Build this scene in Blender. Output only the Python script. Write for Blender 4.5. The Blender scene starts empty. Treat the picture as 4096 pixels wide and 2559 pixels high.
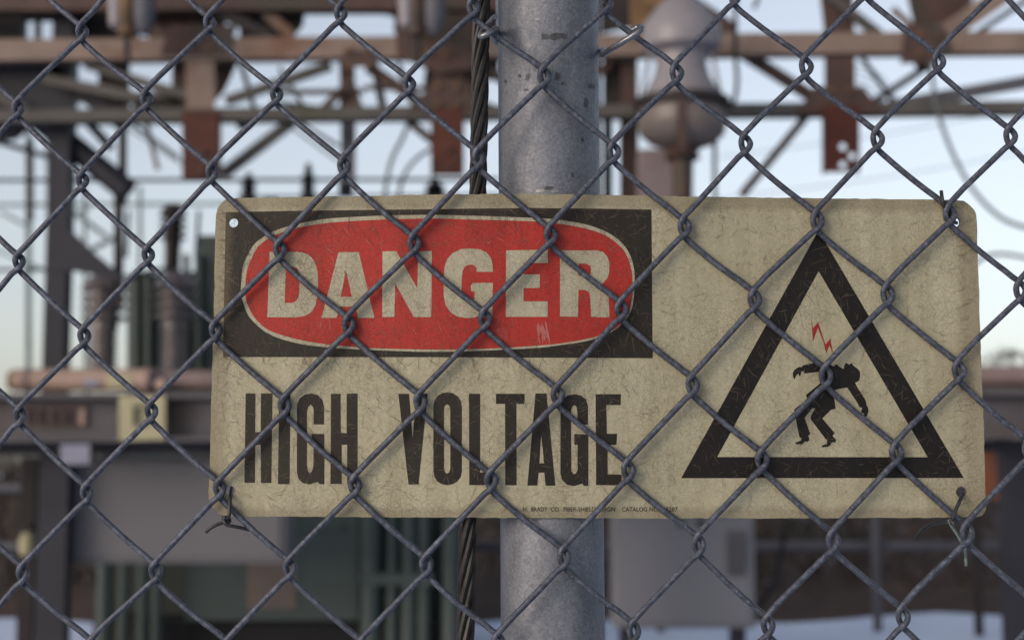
import bpy, bmesh, math, random
import numpy as np
from mathutils import Vector, Matrix
from mathutils.geometry import tessellate_polygon

SC = bpy.context.scene
COL = SC.collection
RND = random.Random(7)

# ------------------------------------------------------------------ camera, world, sun, exposure
LENS, SENSOR, DIST, CAMZ = 35.0, 23.5, 0.865, 1.30
PITCH = math.atan(0.1)
CAM = Vector((0.0, -DIST * math.cos(PITCH), CAMZ))
cam_data = bpy.data.cameras.new("camera")
cam = bpy.data.objects.new("camera", cam_data)
COL.objects.link(cam)
cam.location = CAM
cam.rotation_euler = (math.pi / 2 + PITCH, 0, 0)
cam_data.lens = LENS
cam_data.sensor_width = SENSOR
cam_data.clip_start = 0.05
cam_data.clip_end = 3000
cam_data.dof.use_dof = True
cam_data.dof.focus_distance = DIST
cam_data.dof.aperture_fstop = 5.5
SC.camera = cam

SUN_EL, SUN_AZ = math.radians(15.0), math.radians(-132)     # azimuth from +Y (ahead) towards +X; the veiled sun stands behind the camera's left shoulder
world = bpy.data.worlds.new("World")
SC.world = world
world.use_nodes = True
wn, wl = world.node_tree.nodes, world.node_tree.links
bg = wn["Background"]
sky = wn.new("ShaderNodeTexSky")
sky.sky_type = 'NISHITA'
sky.sun_disc = False
sky.sun_elevation = SUN_EL
sky.sun_rotation = SUN_AZ
sky.altitude = 200
sky.air_density = 1.0
sky.dust_density = 2.6
sky.ozone_density = 1.0
soft = wn.new("ShaderNodeHueSaturation")          # thin winter overcast: the whole sky paler
soft.inputs["Saturation"].default_value = 0.52
tint = wn.new("ShaderNodeMix")
tint.data_type, tint.blend_type = 'RGBA', 'MULTIPLY'
tint.inputs["Factor"].default_value = 1.0
tint.inputs[7].default_value = (1.01, 0.985, 1.0, 1)
wl.new(sky.outputs[0], soft.inputs["Color"])
wl.new(soft.outputs[0], tint.inputs[6])
wl.new(tint.outputs[2], bg.inputs[0])
bg.inputs[1].default_value = 0.15

sun_data = bpy.data.lights.new("sun", 'SUN')
sun = bpy.data.objects.new("sun", sun_data)
COL.objects.link(sun)
sun_data.energy = 0.12
sun_data.angle = math.radians(16)
sun_data.color = (1.0, 0.62, 0.38)
to_sun = Vector((math.sin(SUN_AZ) * math.cos(SUN_EL), math.cos(SUN_AZ) * math.cos(SUN_EL), math.sin(SUN_EL)))
sun.rotation_euler = to_sun.to_track_quat('Z', 'Y').to_euler()

SC.render.engine = 'CYCLES'
SC.cycles.use_denoising = True
SC.cycles.max_bounces = 6
SC.view_settings.view_transform = 'Standard'
SC.view_settings.look = 'None'
SC.view_settings.gamma = 1
SC.view_settings.use_curve_mapping = False
SC.view_settings.exposure = 0.54

# ------------------------------------------------------------------ helpers
FS = LENS / SENSOR * 4096          # focal length in photograph pixels
K = 4096 / 2420                    # survey pixels (2420 wide) -> photograph pixels
FD = FS / K
CP, SP = math.cos(PITCH), math.sin(PITCH)


def ray(px, py):
    u, v = (px - 2048) / FS, -(py - 1279.5) / FS
    return Vector((u, CP - v * SP, SP + v * CP))


def bow(x):
    s = 0.4 * math.tanh(abs(x) / 0.4)
    return 0.086 * (math.sqrt(s * s + 0.0036) - 0.06)


def S(px, py, off=0.0):
    """the point of the fence surface (bowed round the post), OFF metres behind it, that a photograph pixel shows"""
    d = ray(px, py)
    y = off
    for _ in range(6):
        p = CAM + d * ((y - CAM.y) / d.y)
        y = off + bow(p.x)
    return CAM + d * ((y - CAM.y) / d.y)


def P(x, y, D):
    """survey pixel -> world point D metres ahead of the camera"""
    d = ray(x * K, y * K)
    return CAM + d * (D / d.y)


def m(px, D):
    return px * D / FD


def tag(o, label=None, cat=None, group=None, kind=None):
    for k, v in (("label", label), ("category", cat), ("group", group), ("kind", kind)):
        if v:
            o[k] = v
    return o


def thing(name, loc, label, cat, group=None):
    o = bpy.data.objects.new(name, None)
    COL.objects.link(o)
    o.location = loc
    o.empty_display_size = 0.05
    return tag(o, label, cat, group)


ORIG = {}


def root_loc(o):
    v = Vector((0, 0, 0))
    while o is not None:
        v += o.location
        o = o.parent
    return v


class MB:
    def __init__(self):
        self.v, self.f = [], []

    def add(self, vs, fs):
        b = len(self.v)
        self.v.extend([tuple(p) for p in vs])
        self.f.extend([tuple(i + b for i in f) for f in fs])
        return self

    def hexa(self, a, b, c, d, e, f, g, h):
        return self.add((a, b, c, d, e, f, g, h), ((3, 2, 1, 0), (4, 5, 6, 7), (0, 1, 5, 4), (1, 2, 6, 5), (2, 3, 7, 6), (3, 0, 4, 7)))

    def box(self, lo, hi):
        x0, y0, z0 = lo
        x1, y1, z1 = hi
        return self.hexa((x0, y0, z0), (x1, y0, z0), (x1, y1, z0), (x0, y1, z0), (x0, y0, z1), (x1, y0, z1), (x1, y1, z1), (x0, y1, z1))

    def bar(self, p, q, w, t, off=0.0):
        """box from p to q: width w across the line in the x-z plane, t deep along y, shifted sideways by off"""
        p, q = Vector(p), Vector(q)
        d = (q - p).normalized()
        side = d.cross(Vector((0, 1, 0)))
        side = side.normalized() if side.length > 1e-4 else Vector((1, 0, 0))
        dep = side.cross(d).normalized()
        if dep.y < 0:
            dep = -dep
        p, q = p + side * off, q + side * off
        s, e = side * (w / 2), dep * t
        return self.hexa(p - s, p + s, p + s + e, p - s + e, q - s, q + s, q + s + e, q - s + e)

    def angle(self, p, q, w, t=0.008, leg=0.09):
        """an angle iron: a flat face of width w turned to the camera and a second leg behind its lower edge"""
        self.bar(p, q, w, t)
        p, q = Vector(p), Vector(q)
        d = (q - p).normalized()
        side = d.cross(Vector((0, 1, 0))).normalized()
        if side.z > 0:
            side = -side
        o = side * (w / 2 - t / 2 - 0.001) + Vector((0, t + 0.001, 0))
        return self.bar(p + o, q + o, t, leg)

    def poly(self, pts, t):
        """prism: polygon of world points facing the camera, t deep along y"""
        n = len(pts)
        vs = [Vector(p) for p in pts] + [Vector(p) + Vector((0, t, 0)) for p in pts]
        tris = tessellate_polygon([[Vector((p[0], p[2], 0)) for p in vs[:n]]])
        fs = [tuple(a) for a in tris] + [tuple(i + n for i in a[::-1]) for a in tris]
        fs += [(i, (i + 1) % n, (i + 1) % n + n, i + n) for i in range(n)]
        return self.add(vs, fs)

    def tube(self, pts, r, n=8, caps=True):
        pts = [Vector(p) for p in pts]
        rs = r if isinstance(r, (list, tuple)) else [r] * len(pts)
        vs, fs = [], []
        t0 = (pts[1] - pts[0]).normalized()
        a = t0.orthogonal().normalized()
        for i, p in enumerate(pts):
            if i == 0:
                t = t0
            elif i == len(pts) - 1:
                t = (pts[i] - pts[i - 1]).normalized()
            else:
                t = (pts[i + 1] - pts[i - 1]).normalized()
            a = (a - t * a.dot(t)).normalized()
            b = t.cross(a)
            for k in range(n):
                ang = 2 * math.pi * k / n
                vs.append(p + (a * math.cos(ang) + b * math.sin(ang)) * rs[i])
        for i in range(len(pts) - 1):
            for k in range(n):
                fs.append((i * n + k, i * n + (k + 1) % n, (i + 1) * n + (k + 1) % n, (i + 1) * n + k))
        if caps:
            fs.append(tuple(range(n - 1, -1, -1)))
            fs.append(tuple((len(pts) - 1) * n + k for k in range(n)))
        return self.add(vs, fs)

    def lathe(self, c, prof, n=20):
        """c: a point on the axis (its z is ignored), prof: (radius, z)"""
        vs, fs = [], []
        for r, z in prof:
            for k in range(n):
                a = 2 * math.pi * k / n
                vs.append((c[0] + r * math.cos(a), c[1] + r * math.sin(a), z))
        for i in range(len(prof) - 1):
            for k in range(n):
                fs.append((i * n + k, i * n + (k + 1) % n, (i + 1) * n + (k + 1) % n, (i + 1) * n + k))
        fs.append(tuple(range(n)))
        fs.append(tuple((len(prof) - 1) * n + k for k in range(n)))
        return self.add(vs, fs)

    def build(self, name, mat, parent=None, smooth=False, kind=None, label=None):
        o0 = root_loc(parent) if parent else Vector((0, 0, 0))
        me = bpy.data.meshes.new(name)
        me.from_pydata([(v[0] - o0.x, v[1] - o0.y, v[2] - o0.z) for v in self.v], [], self.f)
        bm = bmesh.new()
        bm.from_mesh(me)
        bmesh.ops.recalc_face_normals(bm, faces=bm.faces)
        bm.to_mesh(me)
        bm.free()
        if smooth:
            me.polygons.foreach_set("use_smooth", [True] * len(me.polygons))
            try:
                me.set_sharp_from_angle(angle=math.radians(40))
            except Exception:
                pass
        me.materials.append(mat)
        o = bpy.data.objects.new(name, me)
        COL.objects.link(o)
        if parent:
            o.parent = parent
        if kind:
            o["kind"] = kind
        if label:
            o["label"] = label
        return o


def spline(pts, n=6):
    """Catmull-Rom through the points"""
    pts = [Vector(p) for p in pts]
    out = []
    for i in range(len(pts) - 1):
        p0 = pts[i - 1] if i else pts[0] * 2 - pts[1]
        p1, p2 = pts[i], pts[i + 1]
        p3 = pts[i + 2] if i + 2 < len(pts) else pts[-1] * 2 - pts[-2]
        for j in range(n):
            t = j / n
            out.append(0.5 * ((2 * p1) + (p2 - p0) * t + (2 * p0 - 5 * p1 + 4 * p2 - p3) * t * t + (3 * p1 - p0 - 3 * p2 + p3) * t ** 3))
    out.append(pts[-1])
    return out


# ------------------------------------------------------------------ materials
DUSK = 0.60            # base colours scaled down to put the dusk dimness into them


def dimmed(c):
    return tuple(x * DUSK for x in c)  # base colour darkened by the dusk factor


def nodes(name):
    mt = bpy.data.materials.new(name)
    mt.use_nodes = True
    nt = mt.node_tree
    return mt, nt.nodes, nt.links, nt.nodes["Principled BSDF"]


def N(ns, typ, **kw):
    n = ns.new(typ)
    for k, v in kw.items():
        setattr(n, k, v)
    return n


def noise(ns, ls, vec, scale, detail=4, rough=0.6):
    n = ns.new("ShaderNodeTexNoise")
    n.inputs["Scale"].default_value = scale
    n.inputs["Detail"].default_value = detail
    n.inputs["Roughness"].default_value = rough
    ls.new(vec, n.inputs["Vector"])
    return n.outputs["Fac"]


def ramp(ns, ls, fac, stops):
    r = ns.new("ShaderNodeValToRGB")
    el = r.color_ramp.elements
    while len(el) > 1:
        el.remove(el[-1])
    el[0].position, el[0].color = stops[0][0], (*stops[0][1], 1)
    for p, c in stops[1:]:
        e = el.new(p)
        e.color = (*c, 1)
    ls.new(fac, r.inputs["Fac"])
    return r.outputs["Color"]


def mix(ns, ls, a, b, fac, mode='MIX'):
    x = ns.new("ShaderNodeMix")
    x.data_type = 'RGBA'
    x.blend_type = mode
    for inp, val in ((x.inputs["Factor"], fac), (x.inputs[6], a), (x.inputs[7], b)):
        if isinstance(val, (int, float)):
            inp.default_value = val
        elif isinstance(val, tuple):
            inp.default_value = (*val, 1)
        else:
            ls.new(val, inp)
    return x.outputs[2]


def bump(ns, ls, bs, h, strength, dist):
    b = ns.new("ShaderNodeBump")
    b.inputs["Strength"].default_value = strength
    b.inputs["Distance"].default_value = dist
    ls.new(h, b.inputs["Height"])
    ls.new(b.outputs[0], bs.inputs["Normal"])


def obj_vec(ns, ls, scale=(1, 1, 1)):
    t = ns.new("ShaderNodeTexCoord")
    mp = ns.new("ShaderNodeMapping")
    mp.inputs["Scale"].default_value = scale
    ls.new(t.outputs["Object"], mp.inputs["Vector"])
    return mp.outputs[0]


def weathered(name, c, rust=None, amt=0.35, scale=6.0, metal=0.0, rough=0.6, var=0.25):
    """painted or galvanised metal with patchy wear and, if asked, rust patches"""
    mt, ns, ls, bs = nodes(name)
    v = obj_vec(ns, ls)
    c = dimmed(c)
    rust = dimmed(rust) if rust else None
    lo = tuple(x * (1 - var) for x in c)
    hi = tuple(min(1, x * (1 + var)) for x in c)
    col = ramp(ns, ls, noise(ns, ls, v, scale, 6), [(0.32, lo), (0.68, hi)])
    if rust:
        f = ramp(ns, ls, noise(ns, ls, v, scale * 0.6, 5, 0.7), [(0.60 - amt * 0.4, (0, 0, 0)), (0.72 - amt * 0.3, (1, 1, 1))])
        col = mix(ns, ls, col, rust, f)
    ls.new(col, bs.inputs["Base Color"])
    bs.inputs["Metallic"].default_value = metal
    bs.inputs["Roughness"].default_value = rough
    bs.inputs["Specular IOR Level"].default_value = 0.3
    return mt


def wire_mat(name, lo, hi, scale=900, metal=0.2, rough=0.55):
    mt, ns, ls, bs = nodes(name)
    v = obj_vec(ns, ls)
    lo, hi = dimmed(lo), dimmed(hi)
    a = noise(ns, ls, v, scale * 0.35, 5, 0.65)
    b = noise(ns, ls, v, scale, 3, 0.6)
    col = ramp(ns, ls, a, [(0.38, lo), (0.52, tuple(x * 0.7 + y * 0.3 for x, y in zip(lo, hi))), (0.70, hi)])
    spots = ramp(ns, ls, b, [(0.60, (0, 0, 0)), (0.72, (1, 1, 1))])
    col = mix(ns, ls, col, tuple(min(1, x * 1.5) for x in hi), spots)
    ls.new(col, bs.inputs["Base Color"])
    bs.inputs["Metallic"].default_value = metal
    bs.inputs["Roughness"].default_value = rough
    bump(ns, ls, bs, b, 0.12, 0.0004)
    return mt


M_WIRE = wire_mat("galvanised wire", (0.044, 0.052, 0.074), (0.175, 0.192, 0.245))
M_TIE = wire_mat("bright aluminium tie", (0.22, 0.225, 0.24), (0.36, 0.365, 0.39), 700, 0.7, 0.35)
M_DARKWIRE = wire_mat("blackened tie wire", (0.022, 0.022, 0.024), (0.07, 0.07, 0.075), 900, 0.3, 0.5)
M_GREEN = wire_mat("green coated wire", (0.09, 0.14, 0.12), (0.26, 0.33, 0.29), 900, 0.0, 0.6)
M_CABLE = wire_mat("tarred steel strand", (0.018, 0.016, 0.015), (0.05, 0.045, 0.042), 500, 0.4, 0.45)


def post_mat():
    mt, ns, ls, bs = nodes("galvanised post")
    v = obj_vec(ns, ls)
    vs = obj_vec(ns, ls, (1, 1, 0.35))
    vo = N(ns, "ShaderNodeTexVoronoi")
    vo.inputs["Scale"].default_value = 950
    ls.new(v, vo.inputs["Vector"])
    sp = N(ns, "ShaderNodeSeparateColor")
    ls.new(vo.outputs["Color"], sp.inputs[0])
    col = ramp(ns, ls, sp.outputs[0], [(0.0, (0.120, 0.127, 0.145)), (1.0, (0.158, 0.166, 0.184))])
    bl = ramp(ns, ls, noise(ns, ls, vs, 45, 6, 0.7), [(0.35, (0.72, 0.73, 0.76)), (0.62, (1.1, 1.1, 1.1))])
    col = mix(ns, ls, col, bl, 1.0, 'MULTIPLY')
    sk = ramp(ns, ls, noise(ns, ls, v, 620, 3, 0.7), [(0.36, (0.80, 0.80, 0.81)), (0.64, (1.22, 1.22, 1.20))])
    col = mix(ns, ls, col, sk, 1.0, 'MULTIPLY')
    dk = ramp(ns, ls, noise(ns, ls, vs, 190, 3, 0.5), [(0.69, (0, 0, 0)), (0.75, (1, 1, 1))])
    dk2 = ramp(ns, ls, noise(ns, ls, v, 24, 3, 0.5), [(0.52, (0, 0, 0)), (0.62, (1, 1, 1))])
    col = mix(ns, ls, col, (0.065, 0.068, 0.078), mix(ns, ls, dk, dk2, 1.0, 'MULTIPLY'))
    ls.new(col, bs.inputs["Base Color"])
    bs.inputs["Metallic"].default_value = 0.25
    rr = ramp(ns, ls, noise(ns, ls, v, 160, 4), [(0.3, (0.50,) * 3), (0.7, (0.68,) * 3)])
    ls.new(rr, bs.inputs["Roughness"])
    bump(ns, ls, bs, noise(ns, ls, v, 500, 4), 0.25, 0.0005)
    return mt


M_POST = post_mat()


def sign_mat(name, c, dirt, crack, crack_amt, dirt_amt, rough=0.55, blot=None):
    """old fibreglass face: crazed surface, grime in the cracks, cloudy staining"""
    mt, ns, ls, bs = nodes(name)
    v = obj_vec(ns, ls)
    c, dirt, crack = dimmed(c), dimmed(dirt), dimmed(crack)
    blot = dimmed(blot) if blot else None
    cl = ramp(ns, ls, noise(ns, ls, v, 22, 7, 0.68), [(0.34, (1, 1, 1)), (0.66, (0, 0, 0))])
    f1 = N(ns, "ShaderNodeMath", operation='MULTIPLY')
    ls.new(cl, f1.inputs[0])
    f1.inputs[1].default_value = dirt_amt
    col = mix(ns, ls, c, dirt, f1.outputs[0])
    sp = ramp(ns, ls, noise(ns, ls, v, 420, 4, 0.7), [(0.35, (0.91,) * 3), (0.65, (1.05,) * 3)])
    col = mix(ns, ls, col, sp, 1.0, 'MULTIPLY')
    # runs of rain-washed dirt, and grime along the rim of the board
    st = ramp(ns, ls, noise(ns, ls, obj_vec(ns, ls, (1, 1, 0.09)), 75, 4, 0.6), [(0.36, (0.86, 0.85, 0.82)), (0.60, (1.03, 1.03, 1.03))])
    col = mix(ns, ls, col, st, 1.0, 'MULTIPLY')
    sx = N(ns, "ShaderNodeSeparateXYZ")
    ls.new(v, sx.inputs[0])
    dist = None
    for ax, c0, hf in (("X", -0.0017, 0.2165), ("Z", 0.0004, 0.0912)):
        sb = N(ns, "ShaderNodeMath", operation='SUBTRACT')
        ls.new(sx.outputs[ax], sb.inputs[0])
        sb.inputs[1].default_value = c0
        ab = N(ns, "ShaderNodeMath", operation='ABSOLUTE')
        ls.new(sb.outputs[0], ab.inputs[0])
        iv = N(ns, "ShaderNodeMath", operation='SUBTRACT')
        iv.inputs[0].default_value = hf
        ls.new(ab.outputs[0], iv.inputs[1])
        if dist is None:
            dist = iv.outputs[0]
        else:
            mn = N(ns, "ShaderNodeMath", operation='MINIMUM')
            ls.new(dist, mn.inputs[0])
            ls.new(iv.outputs[0], mn.inputs[1])
            dist = mn.outputs[0]
    wob = N(ns, "ShaderNodeMath", operation='MULTIPLY_ADD')
    ls.new(noise(ns, ls, v, 60, 6, 0.7), wob.inputs[0])
    wob.inputs[1].default_value = -0.0075
    ls.new(dist, wob.inputs[2])
    ef = ramp(ns, ls, wob.outputs[0], [(0.0, (0.42,) * 3), (0.0025, (0.0,) * 3)])
    col = mix(ns, ls, col, (0.13, 0.10, 0.06), ef)
    if blot:
        bf = ramp(ns, ls, noise(ns, ls, v, 48, 5, 0.75), [(0.62, (0, 0, 0)), (0.80, (0.8,) * 3)])
        col = mix(ns, ls, col, blot, bf)
    # crazing: cell borders at two sizes, stronger in patches
    wv = N(ns, "ShaderNodeTexNoise")
    wv.inputs["Scale"].default_value = 260
    ls.new(v, wv.inputs["Vector"])
    warp = N(ns, "ShaderNodeVectorMath", operation='MULTIPLY_ADD')
    warp.inputs[1].default_value = (0.0022,) * 3
    ls.new(wv.outputs["Color"], warp.inputs[0])
    ls.new(v, warp.inputs[2])
    h = None
    for sc, wd, patch in ((640, 0.06, 30), (340, 0.035, 17)):
        vo = N(ns, "ShaderNodeTexVoronoi", feature='DISTANCE_TO_EDGE')
        vo.inputs["Scale"].default_value = sc
        ls.new(warp.outputs[0], vo.inputs["Vector"])
        e = ramp(ns, ls, vo.outputs["Distance"], [(0.0, (1, 1, 1)), (wd, (0.9,) * 3), (wd * 2.2, (0, 0, 0))])
        pm = ramp(ns, ls, noise(ns, ls, v, patch, 3), [(0.38, (0.25,) * 3), (0.62, (1, 1, 1))])
        e = mix(ns, ls, e, pm, 1.0, 'MULTIPLY')
        f2 = N(ns, "ShaderNodeMath", operation='MULTIPLY')
        ls.new(e, f2.inputs[0])
        f2.inputs[1].default_value = crack_amt
        col = mix(ns, ls, col, crack, f2.outputs[0])
        h = e
    ls.new(col, bs.inputs["Base Color"])
    bs.inputs["Roughness"].default_value = rough
    bs.inputs["Specular IOR Level"].default_value = 0.2
    bump(ns, ls, bs, noise(ns, ls, v, 300, 4), 0.25, 0.0006)
    return mt


CRK = (0.075, 0.055, 0.038)
M_CREAM = sign_mat("crazed cream fibreglass", (0.60, 0.56, 0.385), (0.46, 0.42, 0.275), CRK, 0.26, 0.38)
M_LETTER = sign_mat("crazed cream print", (0.62, 0.58, 0.42), (0.48, 0.44, 0.30), CRK, 0.34, 0.5)
M_RED = sign_mat("faded red print", (0.60, 0.050, 0.036), (0.42, 0.024, 0.017), (0.12, 0.014, 0.012), 0.40, 0.5, 0.5, (0.50, 0.20, 0.17))
M_BLACK = sign_mat("weathered black print", (0.019, 0.0155, 0.012), (0.036, 0.028, 0.017), (0.050, 0.041, 0.030), 0.35, 0.7, 0.5)
M_BLACK2 = sign_mat("black print", (0.011, 0.0085, 0.0075), (0.019, 0.014, 0.011), (0.030, 0.025, 0.020), 0.3, 0.6, 0.5)
M_BOLT = sign_mat("red print", (0.42, 0.035, 0.028), (0.36, 0.045, 0.034), (0.2, 0.03, 0.02), 0.3, 0.3)
M_CRACKLINE, _n, _l, _b = nodes("grime in cracks")
_b.inputs["Base Color"].default_value = (0.13, 0.10, 0.065, 1)
_b.inputs["Roughness"].default_value = 0.9
M_SCRATCH, _n, _l, _b = nodes("pale scratch")
_b.inputs["Base Color"].default_value = (0.052, 0.045, 0.036, 1)
_b.inputs["Roughness"].default_value = 0.9
M_SCUFF, _n, _l, _b = nodes("scuffed red")
_b.inputs["Base Color"].default_value = (0.34, 0.10, 0.082, 1)
_b.inputs["Roughness"].default_value = 0.8

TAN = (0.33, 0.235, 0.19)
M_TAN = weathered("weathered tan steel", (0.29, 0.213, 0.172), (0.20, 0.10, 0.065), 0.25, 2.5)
M_OLIVE = weathered("grey brown steel", (0.105, 0.098, 0.088), (0.075, 0.075, 0.05), 0.2, 3)
M_BROWN = weathered("rusty brown steel", (0.098, 0.053, 0.043), (0.062, 0.05, 0.035), 0.35, 5)
M_RUST = weathered("dark red rust", (0.072, 0.013, 0.004), (0.11, 0.026, 0.008), 0.25, 7)
M_OCHRE = weathered("ochre rust", (0.24, 0.135, 0.06), (0.12, 0.075, 0.04), 0.4, 5)
M_NAVY = weathered("dark steel", (0.024, 0.025, 0.036), None, 0, 4)
M_GREYST = weathered("grey steel", (0.12, 0.12, 0.14), None, 0, 3)
M_DKBROWN = weathered("dark brown steel", (0.028, 0.021, 0.021), None, 0, 4)
M_BEAM = weathered("grey painted beam", (0.115, 0.108, 0.120), (0.10, 0.075, 0.06), 0.2, 2.0)
M_CAB = weathered("grey enamel", (0.160, 0.157, 0.170), None, 0, 1.2, 0, 0.5, 0.08)
M_CAB2 = weathered("pale grey enamel", (0.24, 0.247, 0.282), None, 0, 1.2, 0, 0.5, 0.06)
M_GREEN_T = weathered("green grey transformer paint", (0.090, 0.120, 0.112), None, 0, 2.0, 0, 0.5, 0.12)
M_PORC = weathered("brown grey porcelain", (0.17, 0.148, 0.155), None, 0, 6, 0, 0.3)
M_PORC2 = weathered("pale porcelain", (0.31, 0.29, 0.31), None, 0, 4, 0, 0.35, 0.1)
M_PINKPIPE = weathered("faded pink grey paint", (0.27, 0.20, 0.19), None, 0, 3)
M_PEACH = weathered("sunlit buff paint", (0.48, 0.34, 0.27), None, 0, 3)
M_YELLOW = weathered("faded yellow enamel", (0.50, 0.46, 0.28), None, 0, 6, 0, 0.5, 0.12)
M_PAPER = weathered("white paper", (0.33, 0.33, 0.42), None, 0, 6, 0, 0.8, 0.06)
M_TAG = weathered("buff label", (0.24, 0.19, 0.165), None, 0, 4, 0, 0.7, 0.08)
M_BLACKRUB = weathered("black rubber", (0.015, 0.015, 0.017), None, 0, 4)
M_GREYCABLE = weathered("grey cable", (0.14, 0.16, 0.17), None, 0, 4)
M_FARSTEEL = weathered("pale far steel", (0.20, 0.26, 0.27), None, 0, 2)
M_BARK = weathered("bark", (0.07, 0.05, 0.04), None, 0, 4)

# ------------------------------------------------------------------ setting: snow, bank
def snow_mat():
    mt, ns, ls, bs = nodes("snow")
    v = obj_vec(ns, ls)
    col = ramp(ns, ls, noise(ns, ls, v, 0.9, 6), [(0.3, (0.47, 0.55, 0.71)), (0.7, (0.58, 0.65, 0.79))])  # blue of shaded snow is mixed into the base colour
    ls.new(col, bs.inputs["Base Color"])
    bs.inputs["Roughness"].default_value = 0.7
    bump(ns, ls, bs, noise(ns, ls, v, 6, 5), 0.4, 0.05)
    return mt


def bank_mat():
    mt, ns, ls, bs = nodes("dead grass and patchy snow")
    v = obj_vec(ns, ls, (1, 1, 1))
    g = ramp(ns, ls, noise(ns, ls, v, 3.5, 7, 0.7), [(0.3, (0.022, 0.013, 0.011)), (0.55, (0.042, 0.025, 0.018)), (0.75, (0.068, 0.043, 0.030))])
    f = ramp(ns, ls, noise(ns, ls, v, 1.6, 5, 0.65), [(0.64, (0, 0, 0)), (0.70, (1, 1, 1))])
    col = mix(ns, ls, g, (0.30, 0.29, 0.35), f)
    ls.new(col, bs.inputs["Base Color"])
    bs.inputs["Roughness"].default_value = 0.95
    return mt


def snow_h(x, y):
    """snow: flat near the fence, drifting up a little before the dead grass"""
    h = 0.02 * math.sin(x * 1.7 + y * 0.6) + 0.015 * math.sin(x * 3.1 - y * 1.3)
    r = 1 / (1 + math.exp(-(x - 3.2) * 2.2))
    h += 0.07 * r * math.exp(-((y - 12.2) / 1.4) ** 2)
    return h


mb = MB()
xs = [-1500, -400, -120, -60, -30] + [i * 0.75 - 18 for i in range(49)] + [30, 60, 120, 400, 1500]
ys = [-1500, -300, -60, -20, -8, -3] + [i * 0.5 for i in range(28)] + [14.5, 16, 20, 40, 120, 400, 1500]
vs = [(x, y, snow_h(x, y) if -18 <= x <= 18 and -3 < y < 14 else 0.0) for y in ys for x in xs]
nx = len(xs)
mb.add(vs, [(j * nx + i, j * nx + i + 1, (j + 1) * nx + i + 1, (j + 1) * nx + i) for j in range(len(ys) - 1) for i in range(nx - 1)])
tag(mb.build("snow_ground", snow_mat(), smooth=True), kind="structure")


def bank_h(x, y):
    if y < 12.4:
        return -0.05
    t = min(1, (y - 12.4) / 7)
    e = min(1, max(0, (34 - y) / 6))
    return -0.05 + (1.25 * (t ** 0.8) * e) + 0.05 * math.sin(x * 2.1) * t + 0.06 * math.sin(x * 0.8 + y) * t - (0.3 if e == 0 else 0)


mb = MB()
xs = [i * 0.8 - 40 for i in range(101)]
ys = [11.8, 12.4, 12.8, 13.2, 13.7, 14.3, 15, 16, 17, 18, 19, 20, 22, 25, 28, 31, 34, 35]
nx = len(xs)
mb.add([(x, y + 0.35 * math.sin(x * 0.9) + 0.2 * math.sin(x * 2.3), bank_h(x, y)) for y in ys for x in xs],
       [(j * nx + i, j * nx + i + 1, (j + 1) * nx + i + 1, (j + 1) * nx + i) for j in range(len(ys) - 1) for i in range(nx - 1)])
tag(mb.build("grass_bank", bank_mat(), smooth=True), kind="structure")

M_BRUSH = weathered("dead brown stalks", (0.055, 0.032, 0.023), (0.03, 0.03, 0.022), 0.4, 3)
mb = MB()
for _ in range(5200):
    x = RND.uniform(-9, 10)
    y = RND.uniform(13.3, 21)
    z = bank_h(x, y)
    h = RND.uniform(0.12, 0.42)
    lx, ly = RND.gauss(0, 0.12), RND.gauss(0, 0.08)
    w = RND.uniform(0.005, 0.014)
    a = RND.uniform(0, math.pi)
    c, s = math.cos(a) * w, math.sin(a) * w
    mb.add([(x - c, y - s, z - 0.03), (x + c, y + s, z - 0.03), (x + lx * 0.4, y + ly * 0.4, z + h * 0.6), (x + lx, y + ly, z + h)], [(0, 1, 2), (0, 2, 3), (1, 3, 2)])
tag(mb.build("dead_grass", M_BRUSH), kind="stuff")

# ------------------------------------------------------------------ the substation behind the fence
G = 9.5                                    # depth of the near steel frame
gz = 0.0

# --- lattice gantry
gan = thing("lattice_gantry", P(1000, 1117, G) * 1.0, "rusty tan lattice steel frame spanning the whole yard above the danger sign", "steel frame")


def gbar(name, a, b, w, mat, D=G, D2=None, t=0.06, kind='bar', par=None):
    q = MB()
    p1, p2 = P(a[0], a[1], D), P(b[0], b[1], D2 or D)
    if kind == 'bar':
        q.bar(p1, p2, m(w, D), t)
    else:
        q.angle(p1, p2, m(w, D), 0.010, t)
    return q.build(name, mat, par or gan)


def chord(y0, y1, w, mat, D, x0=-500, x1=2950):
    """a channel: a web facing the camera with a lower and an upper flange reaching towards it"""
    s = (y1 - y0) / 2420
    a, b = P(x0, y0 + s * x0, D), P(x1, y0 + s * x1, D)
    ch = MB().bar(a, b, m(w, D), 0.012).build("chord", mat, gan)
    q = MB()
    h = m(w, D) / 2
    for sg in (-1, 1):
        o = Vector((0, 0.014, sg * (h - 0.007)))
        q.bar(a + o, b + o, 0.012, 0.110)
    q.build("flange", mat, ch)
    return ch


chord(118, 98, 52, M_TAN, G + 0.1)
chord(274, 252, 30, M_OLIVE, G + 0.1)
chord(-3, -8, 58, M_BROWN, G + 0.12, -500, 1180)
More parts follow.
